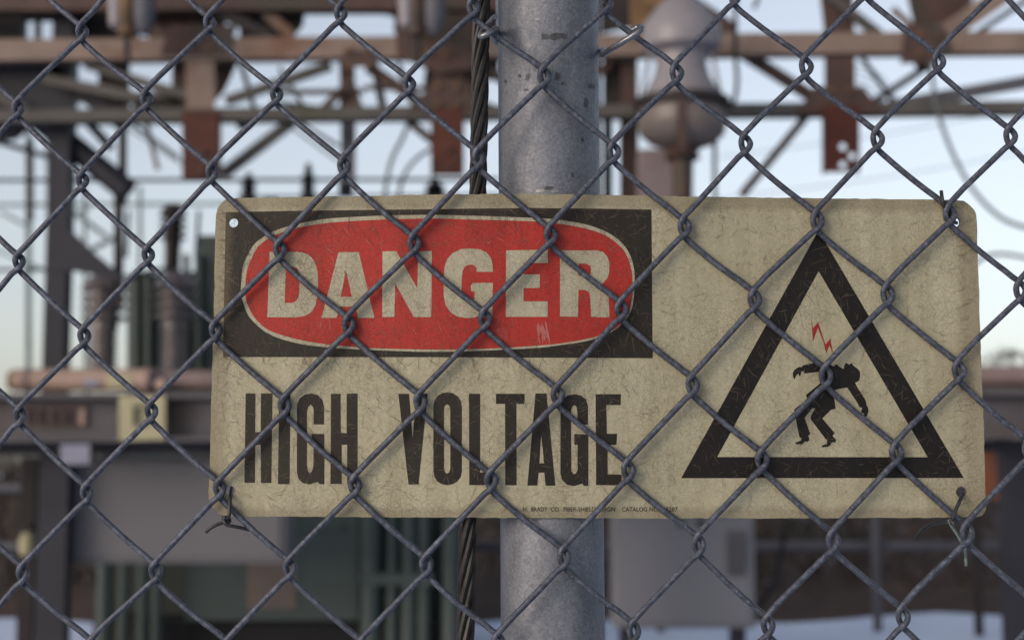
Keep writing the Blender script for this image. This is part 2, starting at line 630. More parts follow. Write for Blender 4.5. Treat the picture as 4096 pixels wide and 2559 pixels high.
# lattice between the chords (survey pixels)
LAT = [((532, 237), (782, 152), 22, M_OLIVE), ((869, 156), (1001, 244), 26, M_BROWN), ((640, 216), (860, 214), 9, M_BROWN),
       ((860, 205), (1060, 208), 8, M_BROWN), ((300, 235), (440, 215), 14, M_OLIVE), ((100, 185), (330, 230), 24, M_OLIVE),
       ((440, 225), (200, 150), 20, M_OLIVE), ((755, 262), (830, 190), 16, M_BROWN), ((-60, 200), (60, 260), 22, M_OLIVE),
       ((1756, 122), (1940, 238), 27, M_BROWN), ((2054, 247), (2189, 159), 16, M_DKBROWN), ((2101, 250), (2460, 186), 28, M_GREYST),
       ((2460, 250), (2700, 130), 26, M_OLIVE), ((1130, 150), (1290, 250), 22, M_BROWN), ((1330, 240), (1450, 140), 20, M_BROWN),
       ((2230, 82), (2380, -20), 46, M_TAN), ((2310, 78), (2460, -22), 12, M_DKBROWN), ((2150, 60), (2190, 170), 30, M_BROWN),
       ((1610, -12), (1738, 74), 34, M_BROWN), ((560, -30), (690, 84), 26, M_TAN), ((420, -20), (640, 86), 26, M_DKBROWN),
       ((905, -30), (1010, 80), 34, M_BROWN), ((1090, -20), (1010, 95), 30, M_BROWN), ((1925, -40), (2080, 80), 22, M_OLIVE),
       ((180, -10), (420, 100), 30, M_BROWN)]
for i, (a, b, w, mt) in enumerate(LAT):
    gbar("diagonal", a, b, w, mt, G + 0.16 + 0.013 * (i % 5), t=0.05, kind='angle')
# lower braces under the bottom chord
for i, (a, b, w, mt) in enumerate([((522, 412), (690, 284), 24, M_OLIVE), ((963, 283), (1040, 345), 18, M_BROWN), ((1752, 462), (1905, 276), 20, M_BROWN),
                   ((590, 285), (560, 300), 14, M_OLIVE)]):
    gbar("brace", a, b, w, mt, G + 0.2 + 0.012 * i, kind='angle')
# uprights between the chords with bolted gusset plates
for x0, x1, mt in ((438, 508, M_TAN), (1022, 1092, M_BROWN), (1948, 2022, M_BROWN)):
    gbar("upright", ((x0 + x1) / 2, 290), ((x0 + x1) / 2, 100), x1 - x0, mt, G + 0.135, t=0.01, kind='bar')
for x0, x1 in ((798, 842), (1462, 1512)):
    gbar("upright", ((x0 + x1) / 2, 284), ((x0 + x1) / 2, 96), (x1 - x0) * 0.8, M_BROWN, G + 0.24, t=0.05)
for pts, mt in (([(1880, 268), (1925, 205), (2040, 205), (2090, 268)], M_BROWN), ([(960, 262), (1030, 188), (1108, 196), (1130, 262)], M_BROWN),
                ([(2128, 150), (2140, 60), (2230, 62), (2250, 110), (2215, 150)], M_BROWN), ([(1490, 96), (1486, -30), (1640, -30), (1600, 60), (1560, 96)], M_OCHRE),
                ([(800, 155), (812, 120), (880, 120), (895, 160)], M_BROWN), ([(380, 130), (400, 60), (560, 60), (540, 130)], M_BROWN),
                ([(940, 135), (930, 40), (1120, 30), (1130, 160), (1040, 175)], M_BROWN)):
    gp = MB().poly([P(x, y, G + 0.085) for x, y in pts], 0.010).build("gusset_plate", mt, gan)
    cx = sum(p[0] for p in pts) / len(pts)
    cy = sum(p[1] for p in pts) / len(pts)
    for k in range(4):
        px, py = cx + (k % 2 - 0.5) * 46, cy + (k // 2 - 0.5) * 42
        c = P(px, py, G + 0.083)
        MB().tube([c, c - Vector((0, 0.028, 0))], 0.017, 8).build("bolt", M_OCHRE, gp)
for pts, mt in (([(566, 24), (722, 20), (716, 60), (690, 92), (566, 94)], M_DKBROWN), ([(436, 26), (533, 24), (533, 90), (500, 96), (436, 96)], M_BROWN),
                ([(-60, 148), (150, 146), (178, 200), (120, 262), (-60, 262)], M_NAVY), ([(232, 150), (306, 148), (306, 256), (250, 256), (232, 215)], M_DKBROWN),
                ([(406, 148), (440, 146), (440, 262), (406, 258)], M_BROWN), ([(178, 216), (310, 216), (310, 240), (178, 244)], M_OLIVE),
                ([(508, 150), (560, 150), (530, 215), (508, 240)], M_BROWN), ([(1100, 20), (1180, 20), (1180, 190), (1120, 190)], M_BROWN),
                ([(1420, -30), (1500, -30), (1512, 60), (1420, 80)], M_DKBROWN), ([(1425, 120), (1470, 118), (1470, 250), (1425, 252)], M_DKBROWN),
                ([(2140, -30), (2320, -30), (2290, 18), (2250, 60), (2160, 60)], M_BROWN), ([(1936, -30), (2015, -30), (2020, 76), (1948, 76)], M_BROWN),
                ([(1030, 150), (1108, 150), (1120, 200), (1040, 205)], M_TAN), ([(902, -20), (1128, -20), (1128, 126), (1015, 136), (955, 90)], M_BROWN),
                ([(1008, 140), (1130, 140), (1130, 256), (1046, 256), (1000, 205)], M_BROWN), ([(330, -20), (440, -20), (440, 98), (386, 100), (330, 60)], M_BROWN),
                ([(540, -20), (910, -20), (910, 24), (540, 30)], M_DKBROWN), ([(312, 218), (412, 218), (412, 258), (312, 258)], M_OLIVE), ([(-60, 262), (112, 262), (40, 330), (-60, 340)], M_NAVY)):
    MB().poly([P(x, y, G + 0.33) for x, y in pts], 0.012).build("plate", mt, gan)
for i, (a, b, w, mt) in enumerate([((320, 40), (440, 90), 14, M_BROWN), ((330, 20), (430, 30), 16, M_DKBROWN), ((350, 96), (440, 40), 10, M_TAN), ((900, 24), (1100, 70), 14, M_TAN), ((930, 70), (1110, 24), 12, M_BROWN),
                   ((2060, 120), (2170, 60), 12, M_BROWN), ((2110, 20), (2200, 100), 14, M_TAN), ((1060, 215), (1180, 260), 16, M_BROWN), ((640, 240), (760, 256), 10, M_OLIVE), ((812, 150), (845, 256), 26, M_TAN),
                   ((-20, 330), (120, 372), 12, M_NAVY), ((200, 280), (262, 350), 22, M_NAVY), ((560, 120), (600, 256), 12, M_DKBROWN), ((660, 160), (720, 256), 10, M_BROWN),
                   ((884, 150), (905, 256), 20, M_BROWN), ((940, 150), (980, 256), 12, M_DKBROWN), ((1765, 250), (1950, 262), 10, M_BROWN), ((2020, 110), (2120, 250), 10, M_DKBROWN),
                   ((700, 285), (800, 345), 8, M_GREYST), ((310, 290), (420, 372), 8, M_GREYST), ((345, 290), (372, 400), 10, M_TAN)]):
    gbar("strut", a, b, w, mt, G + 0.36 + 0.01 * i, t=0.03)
# three hanging rust brackets, each a channel with punched holes
for i, (xc, w, y0, y1) in enumerate(((474, 82, 262, 422), (1057, 72, 258, 414), (1990, 78, 250, 407))):
    D = G - 0.04
    holes = [(xc + 2, y1 - 60), (xc + 24, y1 - 38), (xc + 2, y1 - 17)]
    bm = bmesh.new()
    outer = [(xc - w / 2, y0), (xc + w / 2, y0), (xc + w / 2, y1), (xc - w / 2, y1)]
    loops = [outer]
    if i == 2:
        for hx, hy in holes:
            loops.append([(hx + 8.5 * math.cos(a * math.pi / 5), hy + 8.5 * math.sin(a * math.pi / 5)) for a in range(10)])
    flat = [p for l in loops for p in l]
    q = MB()
    q.add([P(x, y, D) for x, y in flat], [tuple(t) for t in tessellate_polygon([[Vector((x, y, 0)) for x, y in l] for l in loops])])
    bm.free()
    br = q.build("hanger", M_RUST, gan)
    sol = br.modifiers.new("thickness", 'SOLIDIFY')
    sol.thickness = 0.012
    q = MB()
    for sx in (-1, 1):
        q.bar(P(xc + sx * (w / 2 + 1), y0, D + 0.002), P(xc + sx * (w / 2 + 1), y1, D + 0.002), 0.010, 0.08)
    q.build("side_flange", M_RUST, br)
    if i != 2:
        for hx, hy in holes:
            c = P(hx, hy, D - 0.012)
            MB().tube([c, c - Vector((0, 0.02, 0))], 0.018, 8).build("bolt", M_BROWN, br)
# the columns that carry the frame
for x, w, mt in ((141, 50, M_NAVY), (2760, 46, M_NAVY), (1390, 60, M_DKBROWN)):
    b = P(x, 300, G + 0.3)
    h = m(w, G + 0.3) / 2
    q = MB()
    q.box((b.x - h, b.y, 0), (b.x + h, b.y + 0.012, 5.2))
    q.box((b.x - h, b.y + 0.014, 0), (b.x - h + 0.012, b.y + 0.16, 5.2))
    q.box((b.x + h - 0.012, b.y + 0.014, 0), (b.x + h, b.y + 0.16, 5.2))
    q.build("column", mt, gan)
MB().poly([P(x, y, G + 0.29) for x, y in [(116, 545), (170, 545), (215, 590), (275, 640), (300, 668), (240, 652), (170, 640), (116, 640)]], 0.008).build("bracket", M_NAVY, gan)
for x, y0, y1, w, mt in ((288, 60, 482, 17, M_DKBROWN), (278, 430, 720, 20, M_DKBROWN), (822, 281, 432, 34, M_GREYST), (68, 330, 520, 13, M_DKBROWN), (1487, 250, 480, 44, M_BROWN), (1437, 130, 480, 22, M_DKBROWN)):
    gbar("post", (x, y1), (x, y0), w, mt, G + 0.5, t=0.05)
# thin bus bars
for y0, y1, x0, x1, w, D, mt in ((427, 424, -300, 1180, 9, G + 0.6, M_NAVY), (466, 461, 560, 1180, 7, G + 0.9, M_GREYST), (640, 636, -200, 200, 8, G + 0.7, M_NAVY)):
    q = MB()
    q.tube([P(x0, y0, D), P(x1, y1, D)], m(w / 2, D), 8)
    q.build("bus_bar", mt, gan)

# --- thick dark pipe running down to the left column
pipe = thing("conduit_pipe", P(280, 900, G + 0.2), "thick dark pipe slanting down behind the left side of the frame", "pipe")
q = MB()
q.tube([P(-160, 60, G + 0.45), P(60, 255, G + 0.45), P(302, 452, G + 0.45)], m(31, G), 16)
q.build("pipe", M_NAVY, pipe, smooth=True)
MB().bar(P(104, 155, G + 0.3), P(280, 290, G + 0.3), m(30, G), 0.08).build("cover", M_NAVY, pipe)

# --- dark equipment at the top left with small gaps
eq = thing("switch_housing", P(100, 60, G + 0.7), "dark switchgear box with two small gaps at the top left corner", "switchgear")
q = MB()
for a in ([(-80, -40), (320, -40), (320, 40), (-80, 40)], [(-80, 40), (52, 40), (52, 100), (-80, 100)], [(81, 41), (86, 41), (86, 100), (81, 100)], [(131, 40), (320, 40), (320, 100), (131, 100)]):
    q.poly([P(x, y, G + 0.5) for x, y in a], 0.12)
q.build("housing", M_DKBROWN, eq)
q = MB()
q.bar(P(-60, 12, G + 0.49 - 0.05), P(330, 6, G + 0.49 - 0.05), m(16, G), 0.04)
q.build("rail", M_BROWN, eq)

# --- hanging insulator units
def insulator(cx, D, first):
    t = thing("hanging_insulator", P(cx, 40, D), first, "insulator", "insulators hanging under the frame")
    x0 = P(cx - 24, 0, D)
    z = lambda y: P(cx, y, D).z
    q = MB()
    q.lathe(x0, [(m(a, D), z(y)) for a, y in ((9, -40), (20, -30), (22, 0), (19, 40), (17, 60), (8, 68))], 14)
    q.build("porcelain_body", M_PORC2, t, smooth=True)
    q = MB()
    x1 = P(cx, 0, D)
    q.lathe(x1, [(m(a, D), z(y)) for a, y in ((16, -40), (24, -20), (24, 40), (18, 62), (22, 66), (22, 84), (10, 90))], 14)
    q.build("rusty_cap", M_OCHRE if first.startswith("mossy") else M_BROWN, t, smooth=True)
    x2 = P(cx + 42, 0, D)
    q = MB()
    q.lathe(x2, [(m(a, D), z(y)) for a, y in ((26, -60), (28, 0), (27, 40), (22, 66), (12, 82), (3, 86))], 14)
    q.build("grey_drop", M_GREYST, t, smooth=True)
    MB().tube([P(cx, 84, D), P(cx, 150, D)], m(8, D), 8).build("stem", M_DKBROWN, t)


insulator(300, G - 0.25, "mossy brown hanging insulator with a grey drop beside it, nearer the left column")
insulator(985, G - 0.25, "rusty hanging insulator with a grey drop beside it, nearer the fence post")

# --- the bell-shaped arrester right of the post
arr = thing("voltage_arrester", P(1612, 400, G - 0.4), "bell shaped pale porcelain arrester with a dark belt, hanging right of the post", "arrester")
D = G - 0.4
c = P(1612, 300, D)
z = lambda y: P(1612, y, D).z
q = MB()
q.lathe(c, [(m(a, D), z(y)) for a, y in ((20, -10), (60, 20), (92, 60), (98, 90), (94, 118), (64, 132), (60, 150), (66, 178), (86, 215), (92, 238))], 26)
q.build("porcelain_bell", M_PORC2, arr, smooth=True)
q = MB()
q.lathe(c, [(m(a, D), z(y)) for a, y in ((96, 236), (116, 238), (118, 252), (112, 262), (96, 266))], 26)
q.build("belt", M_DKBROWN, arr, smooth=True)
q = MB()
q.lathe(c, [(m(a, D), z(y)) for a, y in ((104, 262), (108, 290), (102, 318), (80, 338), (50, 348))], 26)
q.build("bowl", weathered("beige glaze", (0.205, 0.172, 0.155), None, 0, 3, 0, 0.35, 0.1), arr, smooth=True)
q = MB()
q.bar(P(1612, 350, D - m(106, D)), P(1612, 225, D - m(112, D)), m(22, D), 0.02)
q.build("strap", M_BROWN, arr)
q = MB()
q.lathe(c, [(m(a, D), z(y)) for a, y in ((48, 346), (36, 362), (44, 374), (26, 384), (24, 470), (34, 474), (60, 480), (60, 520), (20, 524))], 18)
q.build("stem", M_BROWN, arr, smooth=True)
for (sx, w) in ((-74, 5), (70, 5)):
    MB().tube([P(1612 + sx, 120, D - 0.05), P(1612 + sx * 1.35, 246, D - 0.05)], m(w, D), 8).build("rod", M_PORC2, arr)
box = thing("terminal_box", P(1556, 480, G), "pale pinkish box half hidden behind the arrester stem", "box")
q = MB()
q.poly([P(x, y, G) for x, y in ((1512, 352), (1600, 352), (1600, 620), (1512, 620))], 0.25)
q.build("housing", weathered("pale pink grey enamel", (0.29, 0.235, 0.235), None, 0, 3), box)
MB().poly([P(x, y, G - 0.012) for x, y in ((1518, 360), (1594, 360), (1594, 610), (1518, 610))], 0.010).build("door", weathered("pink grey door", (0.27, 0.22, 0.225), None, 0, 3), box)


# --- loose cables
def cable(name, pts, w, D, mat, label, cat="cable"):
    q = MB()
    q.tube(spline([P(x, y, D) for x, y in pts], 8), m(w / 2, D), 8)
    return tag(q.build(name, mat, smooth=True), label, cat)


cable("drop_cable", [(2196, 130), (2205, 200), (2216, 262), (2244, 345), (2286, 428), (2332, 486), (2385, 525), (2470, 548)], 11, G + 0.1, M_GREYCABLE, "grey cable hanging in a long curve at the right above the sign corner")
cable("looped_cable", [(2290, 640), (2318, 612), (2352, 601), (2392, 603), (2440, 616), (2500, 660)], 9, G + 0.3, M_BLACKRUB, "black cable arching level just right of the danger sign")
cable("black_cable", [(1738, -40), (1738, 120), (1742, 190), (1734, 240), (1706, 275), (1690, 330), (1690, 480), (1692, 560)], 11, G - 0.35, M_BLACKRUB, "black cable running down close to the right of the bell shaped arrester")
cable("bent_cable", [(968, 285), (950, 330), (928, 372), (913, 430), (910, 480)], 10, G + 0.5, M_GREYCABLE, "thin grey cable curving down left of the post behind the frame")
cable("slack_cable", [(1030, 345), (985, 375), (955, 415), (940, 470)], 9, G + 0.7, M_GREYCABLE, "paler thin cable slanting under the middle rust bracket")
cable("ground_cable", [(1856, 1180), (1852, 1250), (1846, 1310), (1826, 1380), (1796, 1430), (1770, 1475)], 12, 11.0, M_BLACKRUB, "black cable curving down beside the pale grey cabinet to the snow")
cable("short_cable", [(1800, -30), (1790, 0), (1782, 20)], 10, G, M_BLACKRUB, "short black cable stub at the top edge of the picture, right of the arrester")
q = MB()
for k in range(6):
    r = 40 + 14 * k
    q.tube([P(2012 + r * math.cos(a), 270 - r * 1.05 * math.sin(a), G + 0.9 + 0.05 * k) for a in [math.radians(5 + i * 8) for i in range(12)]], m(1.6, G), 5)
tag(q.build("wire_coil", M_GREYST, smooth=True), "coil of thin pale wire behind the right rust bracket", "wire coil")

# --- distant thin steel tower and power lines
tow = thing("distant_tower", P(150, 1117, 30), "pale thin lattice tower in the distance behind the left column", "tower")
for a, b, w in (((66, 1130), (66, 260), 12), ((120, 1130), (112, 260), 9), ((205, 1130), (198, 440), 8), ((330, 1130), (330, 440), 8)):
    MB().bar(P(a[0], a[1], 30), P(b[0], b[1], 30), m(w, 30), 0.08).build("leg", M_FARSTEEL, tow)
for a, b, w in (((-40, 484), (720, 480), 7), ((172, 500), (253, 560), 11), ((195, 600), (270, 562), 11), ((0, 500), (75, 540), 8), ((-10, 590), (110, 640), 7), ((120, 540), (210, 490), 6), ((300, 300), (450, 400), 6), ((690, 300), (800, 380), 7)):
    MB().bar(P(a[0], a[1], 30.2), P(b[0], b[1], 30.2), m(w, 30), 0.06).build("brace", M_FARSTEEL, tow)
for i, (a, b, lb) in enumerate((((1700, 372), (2500, 240), "higher faint power line across the pale sky at the right"), ((1700, 470), (2500, 345), "lower faint power line across the pale sky at the right"))):
    q = MB()
    q.tube(spline([P(a[0], a[1], 60), P((a[0] + b[0]) / 2, (a[1] + b[1]) / 2 + 10, 60), P(b[0], b[1], 60)], 8), 0.02, 5)
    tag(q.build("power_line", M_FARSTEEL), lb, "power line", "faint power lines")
# post insulators standing on the bus bar
def pin(x, y0, y1, w, D, lb):
    t = thing("post_insulator", P(x, y1, D), lb, "insulator", "dark pin insulators on the bus bar")
    c = P(x, y1, D)
    zz = lambda y: P(x, y, D).z
    L = y1 - y0
    pr = [(w * 0.5, y1)]
    for k in range(5):
        yb = y1 - L * 0.12 * (k + 1)
        pr += [(w * 0.55, yb), (w * 0.28, yb - L * 0.05)]
    pr += [(w * 0.3, y1 - L * 0.75), (w * 0.16, y0)]
    MB().lathe(c, [(m(a, D), zz(y)) for a, y in pr], 12).build("stack", M_DKBROWN, t, smooth=True)
    MB().lathe(c, [(m(w * 0.6, D), zz(y1 + 40)), (m(w * 0.6, D), zz(y1 + 1))], 12).build("base", M_NAVY, t)


pin(728, 386, 466, 34, G + 0.62, "slim dark pin insulator with a pointed top on the bus bar, midway to the post")
pin(587, 408, 468, 36, G + 0.62, "stubby dark insulator on the bus bar above the sign's left end")
pin(818, 330, 425, 30, G + 0.8, "dark insulator against the grey upright left of the post")
pin(1028, 420, 470, 46, G + 0.62, "squat brown insulator just below the middle rust bracket")

# --- I-beam across the yard
B = 9.2
bea = thing("steel_beam", P(1200, 1000, B), "long grey steel beam crossing the yard at the height of the sign", "beam")
a, b = P(-500, 994, B), P(2900, 982, B)
MB().bar(a, b, m(92, B), 0.012).build("web", M_BEAM, bea)
for nm, yy, th in (("top_flange", 938, 12), ("bottom_flange", 1040, 10)):
    a2, b2 = P(-500, yy + 2, B), P(2900, yy - 10, B)
    o = Vector((0, -0.13, 0))
    MB().bar(a2 + o, b2 + o, m(th, B), 0.27).build(nm, M_BEAM, bea)
lower = Vector((0, 0.15, 0))
MB().bar(P(-500, 1062, B + 0.16), P(2900, 1052, B + 0.16), m(30, B), 0.10).build("rail", M_NAVY, bea)  # dark strip added to draw the beam's shaded underside
for x, w in ((128, 70), (2412, 80), (-420, 70), (1400, 46)):
    c = P(x, 1100, B + 0.22)
    h = m(w, B) / 2
    MB().box((c.x - h, c.y, 0), (c.x + h, c.y + 0.14, P(x, 1046, B + 0.22).z)).build("leg", M_NAVY, bea)

# things fixed on the beam
ys_ = thing("yellow_sign", P(336, 1038, B - 0.14), "small faded yellow square sign on the grey beam", "sign")
q = MB()
q.poly([P(x, y, B - 0.15) for x, y in ((281, 936), (390, 933), (390, 1038), (281, 1041))], 0.006)
q.build("panel", M_YELLOW, ys_)
q = MB()
for (x0, y0, x1, y1) in ((314, 958, 324, 1006), (325, 958, 350, 966), (325, 977, 344, 985), (325, 998, 350, 1006)):
    q.poly([P(x, y, B - 0.157) for x, y in ((x0, y0), (x1, y0), (x1, y1), (x0, y1))], 0.003)
q.build("letter", M_BLACKRUB, ys_)
pl = thing("name_plate", P(130, 1008, B - 0.05), "rusty name plate with raised marks at the left end of the grey beam", "plate")
MB().poly([P(x, y, B - 0.02) for x, y in ((52, 960), (206, 958), (206, 1008), (52, 1010))], 0.008).build("panel", weathered("rusty plate", (0.115, 0.078, 0.074), None, 0, 9), pl)
for i, x in enumerate((62, 76, 92, 104, 122, 133, 148, 160, 170, 194)):
    w = 12 if x == 194 else 5
    MB().poly([P(xx, y, B - 0.032) for xx, y in ((x - w / 2, 966), (x + w / 2, 966), (x + w / 2, 1003), (x - w / 2, 1003))], 0.010).build("raised_mark", M_PEACH if x == 194 else (M_DKBROWN if i % 2 else M_BROWN), pl)
pn = thing("paper_notice", P(176, 1096, B - 0.14), "white paper notice hanging below the beam at the left", "notice")
MB().poly([P(x, y, B - 0.142) for x, y in ((143, 1050), (212, 1049), (212, 1096), (143, 1097))], 0.003).build("sheet", M_PAPER, pn)

# pipe housing lying on the beam
ph = thing("control_housing", P(160, 925, B), "buff cylindrical housing with a yellow label lying on the beam at the far left", "housing")
zc = P(100, 898, B).z
x0, x1 = P(34, 898, B).x, P(352, 898, B).x
q = MB()
q.tube([(x0, B + CAM.y, zc), (x1, B + CAM.y, zc)], m(27, B), 18)
q.build("barrel", M_PEACH, ph, smooth=True)
q = MB()
q.tube([(x0 - 0.03, B + CAM.y, zc), (x0, B + CAM.y, zc)], m(22, B), 18)
q.build("end_cap", M_OCHRE, ph, smooth=True)
MB().poly([P(x, y, B - m(29, B)) for x, y in ((254, 884), (310, 884), (310, 916), (254, 916))], 0.004).build("label", M_YELLOW, ph, label="square yellow label on the housing")
MB().poly([P(x, y, B - m(29, B)) for x, y in ((196, 896), (232, 896), (232, 912), (196, 912))], 0.004).build("label", M_PAPER, ph, label="small whitish label on the housing")
for x in (62, 348):
    MB().tube([(P(x, 898, B).x, B + CAM.y, zc), (P(x + 10, 898, B).x, B + CAM.y, zc)], m(30, B), 18).build("clamp_ring", M_PINKPIPE, ph)
pp = thing("bus_duct", P(700, 925, B), "faded pink horizontal duct resting along the beam under the bushings", "duct")
MB().tube([(P(358, 900, B).x, B + CAM.y + 0.1, zc), (P(2440, 900, B).x, B + CAM.y + 0.1, zc + 0.03)], m(25, B), 16).build("duct", M_PINKPIPE, pp, smooth=True)
for x in (382, 632, 900, 1300, 1800):
    c = P(x, 908, B - 0.02)
    MB().tube([c, c - Vector((0, 0.05, 0))], m(13, B), 12).build("knob", M_PEACH, pp, smooth=True)
    MB().tube([(P(x - 30, 898, B).x, B + CAM.y + 0.1, zc), (P(x - 20, 898, B).x, B + CAM.y + 0.1, zc)], m(29, B), 16).build("flange", M_PINKPIPE, pp)

# --- transformer
T = 11.0
tr = thing("power_transformer", Vector((P(640, 1300, T).x, T + CAM.y, 0)), "green transformer with tall cooling pipes and ribbed bushings, behind the sign's left half", "transformer")
# upper tank behind the bushings
q = MB()
q.poly([P(x, y, T + 0.5) for x, y in ((300, 650), (470, 640), (470, 556), (900, 552), (900, 1200), (300, 1200))], 1.2)
q.build("tank", M_GREEN_T, tr)
MB().poly([P(x, y, T + 0.44) for x, y in ((388, 650), (412, 650), (412, 870), (388, 870))], 0.05).build("rib", M_BLACKRUB, tr, label="dark gap strip on the tank")  # dark strip laid on the tank to draw a shaded gap
for x in (318, 346, 438, 466):
    MB().poly([P(x + a, y, T + 0.42) for a, y in ((-6, 640 if x < 400 else 600), (6, 640 if x < 400 else 600), (6, 880), (-6, 880))], 0.07).build("rib", M_GREEN_T, tr)


def bushing(cx, D, yt, hw, yb, par, nm="bushing", mat=M_PORC):
    c = P(cx, yt, D)
    zz = lambda y: P(cx, y, D).z
    H = yb - yt
    pr = [(hw * 0.30, yt - 0.02 * H), (hw * 0.62, yt + 0.01 * H), (hw * 0.86, yt + 0.07 * H)]
    for k in range(4):
        y = yt + H * (0.12 + 0.10 * k)
        pr += [(hw, y), (hw * 1.02, y + H * 0.03), (hw * 0.62, y + H * 0.045), (hw * 0.62, y + H * 0.085)]
    for k in range(8):
        y = yt + H * (0.54 + 0.054 * k)
        pr += [(hw * 0.62, y), (hw * 0.63, y + H * 0.02), (hw * 0.50, y + H * 0.028), (hw * 0.50, y + H * 0.046)]
    pr += [(hw * 0.66, yt + H * 0.98), (hw * 0.66, yb)]
    return MB().lathe(c, [(m(a, D), zz(y)) for a, y in pr], 22).build(nm, mat, par, smooth=True)


bushing(248, T - 0.3, 652, 54, 882, tr)
bushing(418, T - 0.3, 646, 52, 882, tr)
bushing(410, T + 0.6, 486, 32, 660, tr, mat=M_DKBROWN)
bushing(640, T + 0.6, 470, 30, 640, tr, mat=M_DKBROWN)
for cx in (300, 466):
    c = P(cx - 60, 700, T - 0.5)
    MB().tube([P(cx - 2, 606, T - 0.1), P(cx + 4, 500, T + 0.2)], m(5, T), 6).build("lead", M_BLACKRUB, tr)
MB().tube(spline([P(200, 640, T - 0.3), P(250, 630, T - 0.3), P(300, 655, T - 0.3), P(360, 640, T - 0.3), P(418, 632, T - 0.3)], 6), m(5, T), 6).build("lead", M_BLACKRUB, tr)
# lower tank with a buff tag and the two groups of cooling pipes
q = MB()
q.poly([P(x, y, T + 0.1) for x, y in ((440, 1090), (846, 1090), (846, 1465), (440, 1465))], 1.4)
q.build("tank", M_GREEN_T, tr)
MB().poly([P(x, y, T + 0.08) for x, y in ((700, 1235), (810, 1235), (810, 1252), (700, 1252))], 0.03).build("rib", M_GREEN_T, tr)
MB().poly([P(x, y, T + 0.085) for x, y in ((584, 1328), (700, 1328), (700, 1438), (584, 1438))], 0.008).build("tag", M_TAG, tr, label="square buff label on the lower green tank")
q = MB()
q.poly([P(x, y, T + 0.3) for x, y in ((220, 1467), (1090, 1467), (1090, 1620), (220, 1620))], 1.2)
q.build("base", M_BLACKRUB, tr)
M_DKGREEN = weathered("dark green paint", (0.022, 0.032, 0.031), None, 0, 3)
for x0, x1 in ((236, 445), (846, 1100)):
    MB().poly([P(x, y, T + 0.9) for x, y in ((x0, 1000), (x1, 1000), (x1, 1560), (x0, 1560))], 0.2).build("back_panel", M_DKGREEN, tr)
for x, w in ((255, 36), (300, 26), (345, 26), (378, 24), (878, 44), (928, 26), (968, 36), (1003, 28), (1066, 40)):
    for pz in (0,):
        c0, c1 = P(x, 1080, T - 0.02), P(x, 1600, T - 0.02)
        MB().tube([(c0.x, c0.y, max(0.05, c1.z)), (c0.x, c0.y, c0.z)], m(w / 2, T), 12).build("cooling_pipe", M_GREEN_T, tr, smooth=True)
for x0, x1, y in ((236, 395, 1170), (852, 1022, 1368), (236, 395, 1092), (852, 1022, 1150)):
    MB().bar(P(x0, y, T - 0.09), P(x1, y, T - 0.09), m(26, T), 0.10).build("header_band", M_GREEN_T, tr)

# --- cabinets
def cabinet(name, x0, y0, x1, y1, D, dep, mat, lb, door=True, legs=True):
    a, b = P(x0, y0, D), P(x1, y1, D)
    t = thing(name, Vector(((a.x + b.x) / 2, D + CAM.y, 0)), lb, "cabinet")
    q = MB()
    q.box((a.x, a.y, b.z), (b.x, a.y + dep, a.z))
    o = q.build("housing", mat, t)
    bv = o.modifiers.new("bevel", 'BEVEL')
    bv.width, bv.segments = 0.012, 2
    if door:
        e = 0.035
        d = MB().box((a.x + e, a.y - 0.018, b.z + e), (b.x - e, a.y - 0.003, a.z - e)).build("door", mat, t)
        bv = d.modifiers.new("bevel", 'BEVEL')
        bv.width, bv.segments = 0.006, 2
    if legs:
        for sx in (a.x + 0.06, b.x - 0.12):
            MB().box((sx, a.y + 0.05, 0), (sx + 0.06, a.y + dep - 0.05, b.z - 0.003)).build("leg", M_NAVY, t)
    return t, a, b


t, a, b = cabinet("wall_cabinet", 119, 1079, 676, 1331, 9.6, 0.35, M_CAB, "wide grey cabinet hanging below the beam at the left of the sign", legs=False)
MB().poly([P(x, y, 9.57) for x, y in ((560, 1180), (580, 1180), (580, 1225), (560, 1225))], 0.02).build("latch", M_CAB, t)
for x in (200, 640):
    c = P(x, 1060, 9.6)
    MB().box((c.x - 0.04, c.y + 0.05, P(x, 1080, 9.6).z + 0.002), (c.x + 0.04, c.y + 0.12, P(x, 1050, 9.6).z)).build("hanger", M_NAVY, t)
t, a, b = cabinet("floor_cabinet", 1450, 1215, 1786, 1484, 10.6, 0.5, M_CAB2, "pale grey cabinet with a handle standing in the snow right of the post")
q = MB()
for pts in ([(1728, 1262), (1728, 1340), (1740, 1352), (1752, 1340), (1752, 1262)],):
    q.tube(spline([P(x, y, 10.6 - 0.05) for x, y in pts], 4), 0.012, 8)
q.build("handle", M_GREYST, t, smooth=True)
MB().poly([P(x, y, 10.6 - 0.024) for x, y in ((1715, 1250), (1765, 1250), (1765, 1362), (1715, 1362))], 0.004).build("handle_plate", M_CAB, t)
for x in (1610, 1656):
    MB().poly([P(x + dx, y, 10.6 - 0.03) for dx, y in ((-10, 1228), (10, 1228), (8, 1244), (-8, 1244))], 0.01).build("hinge", M_NAVY, t)

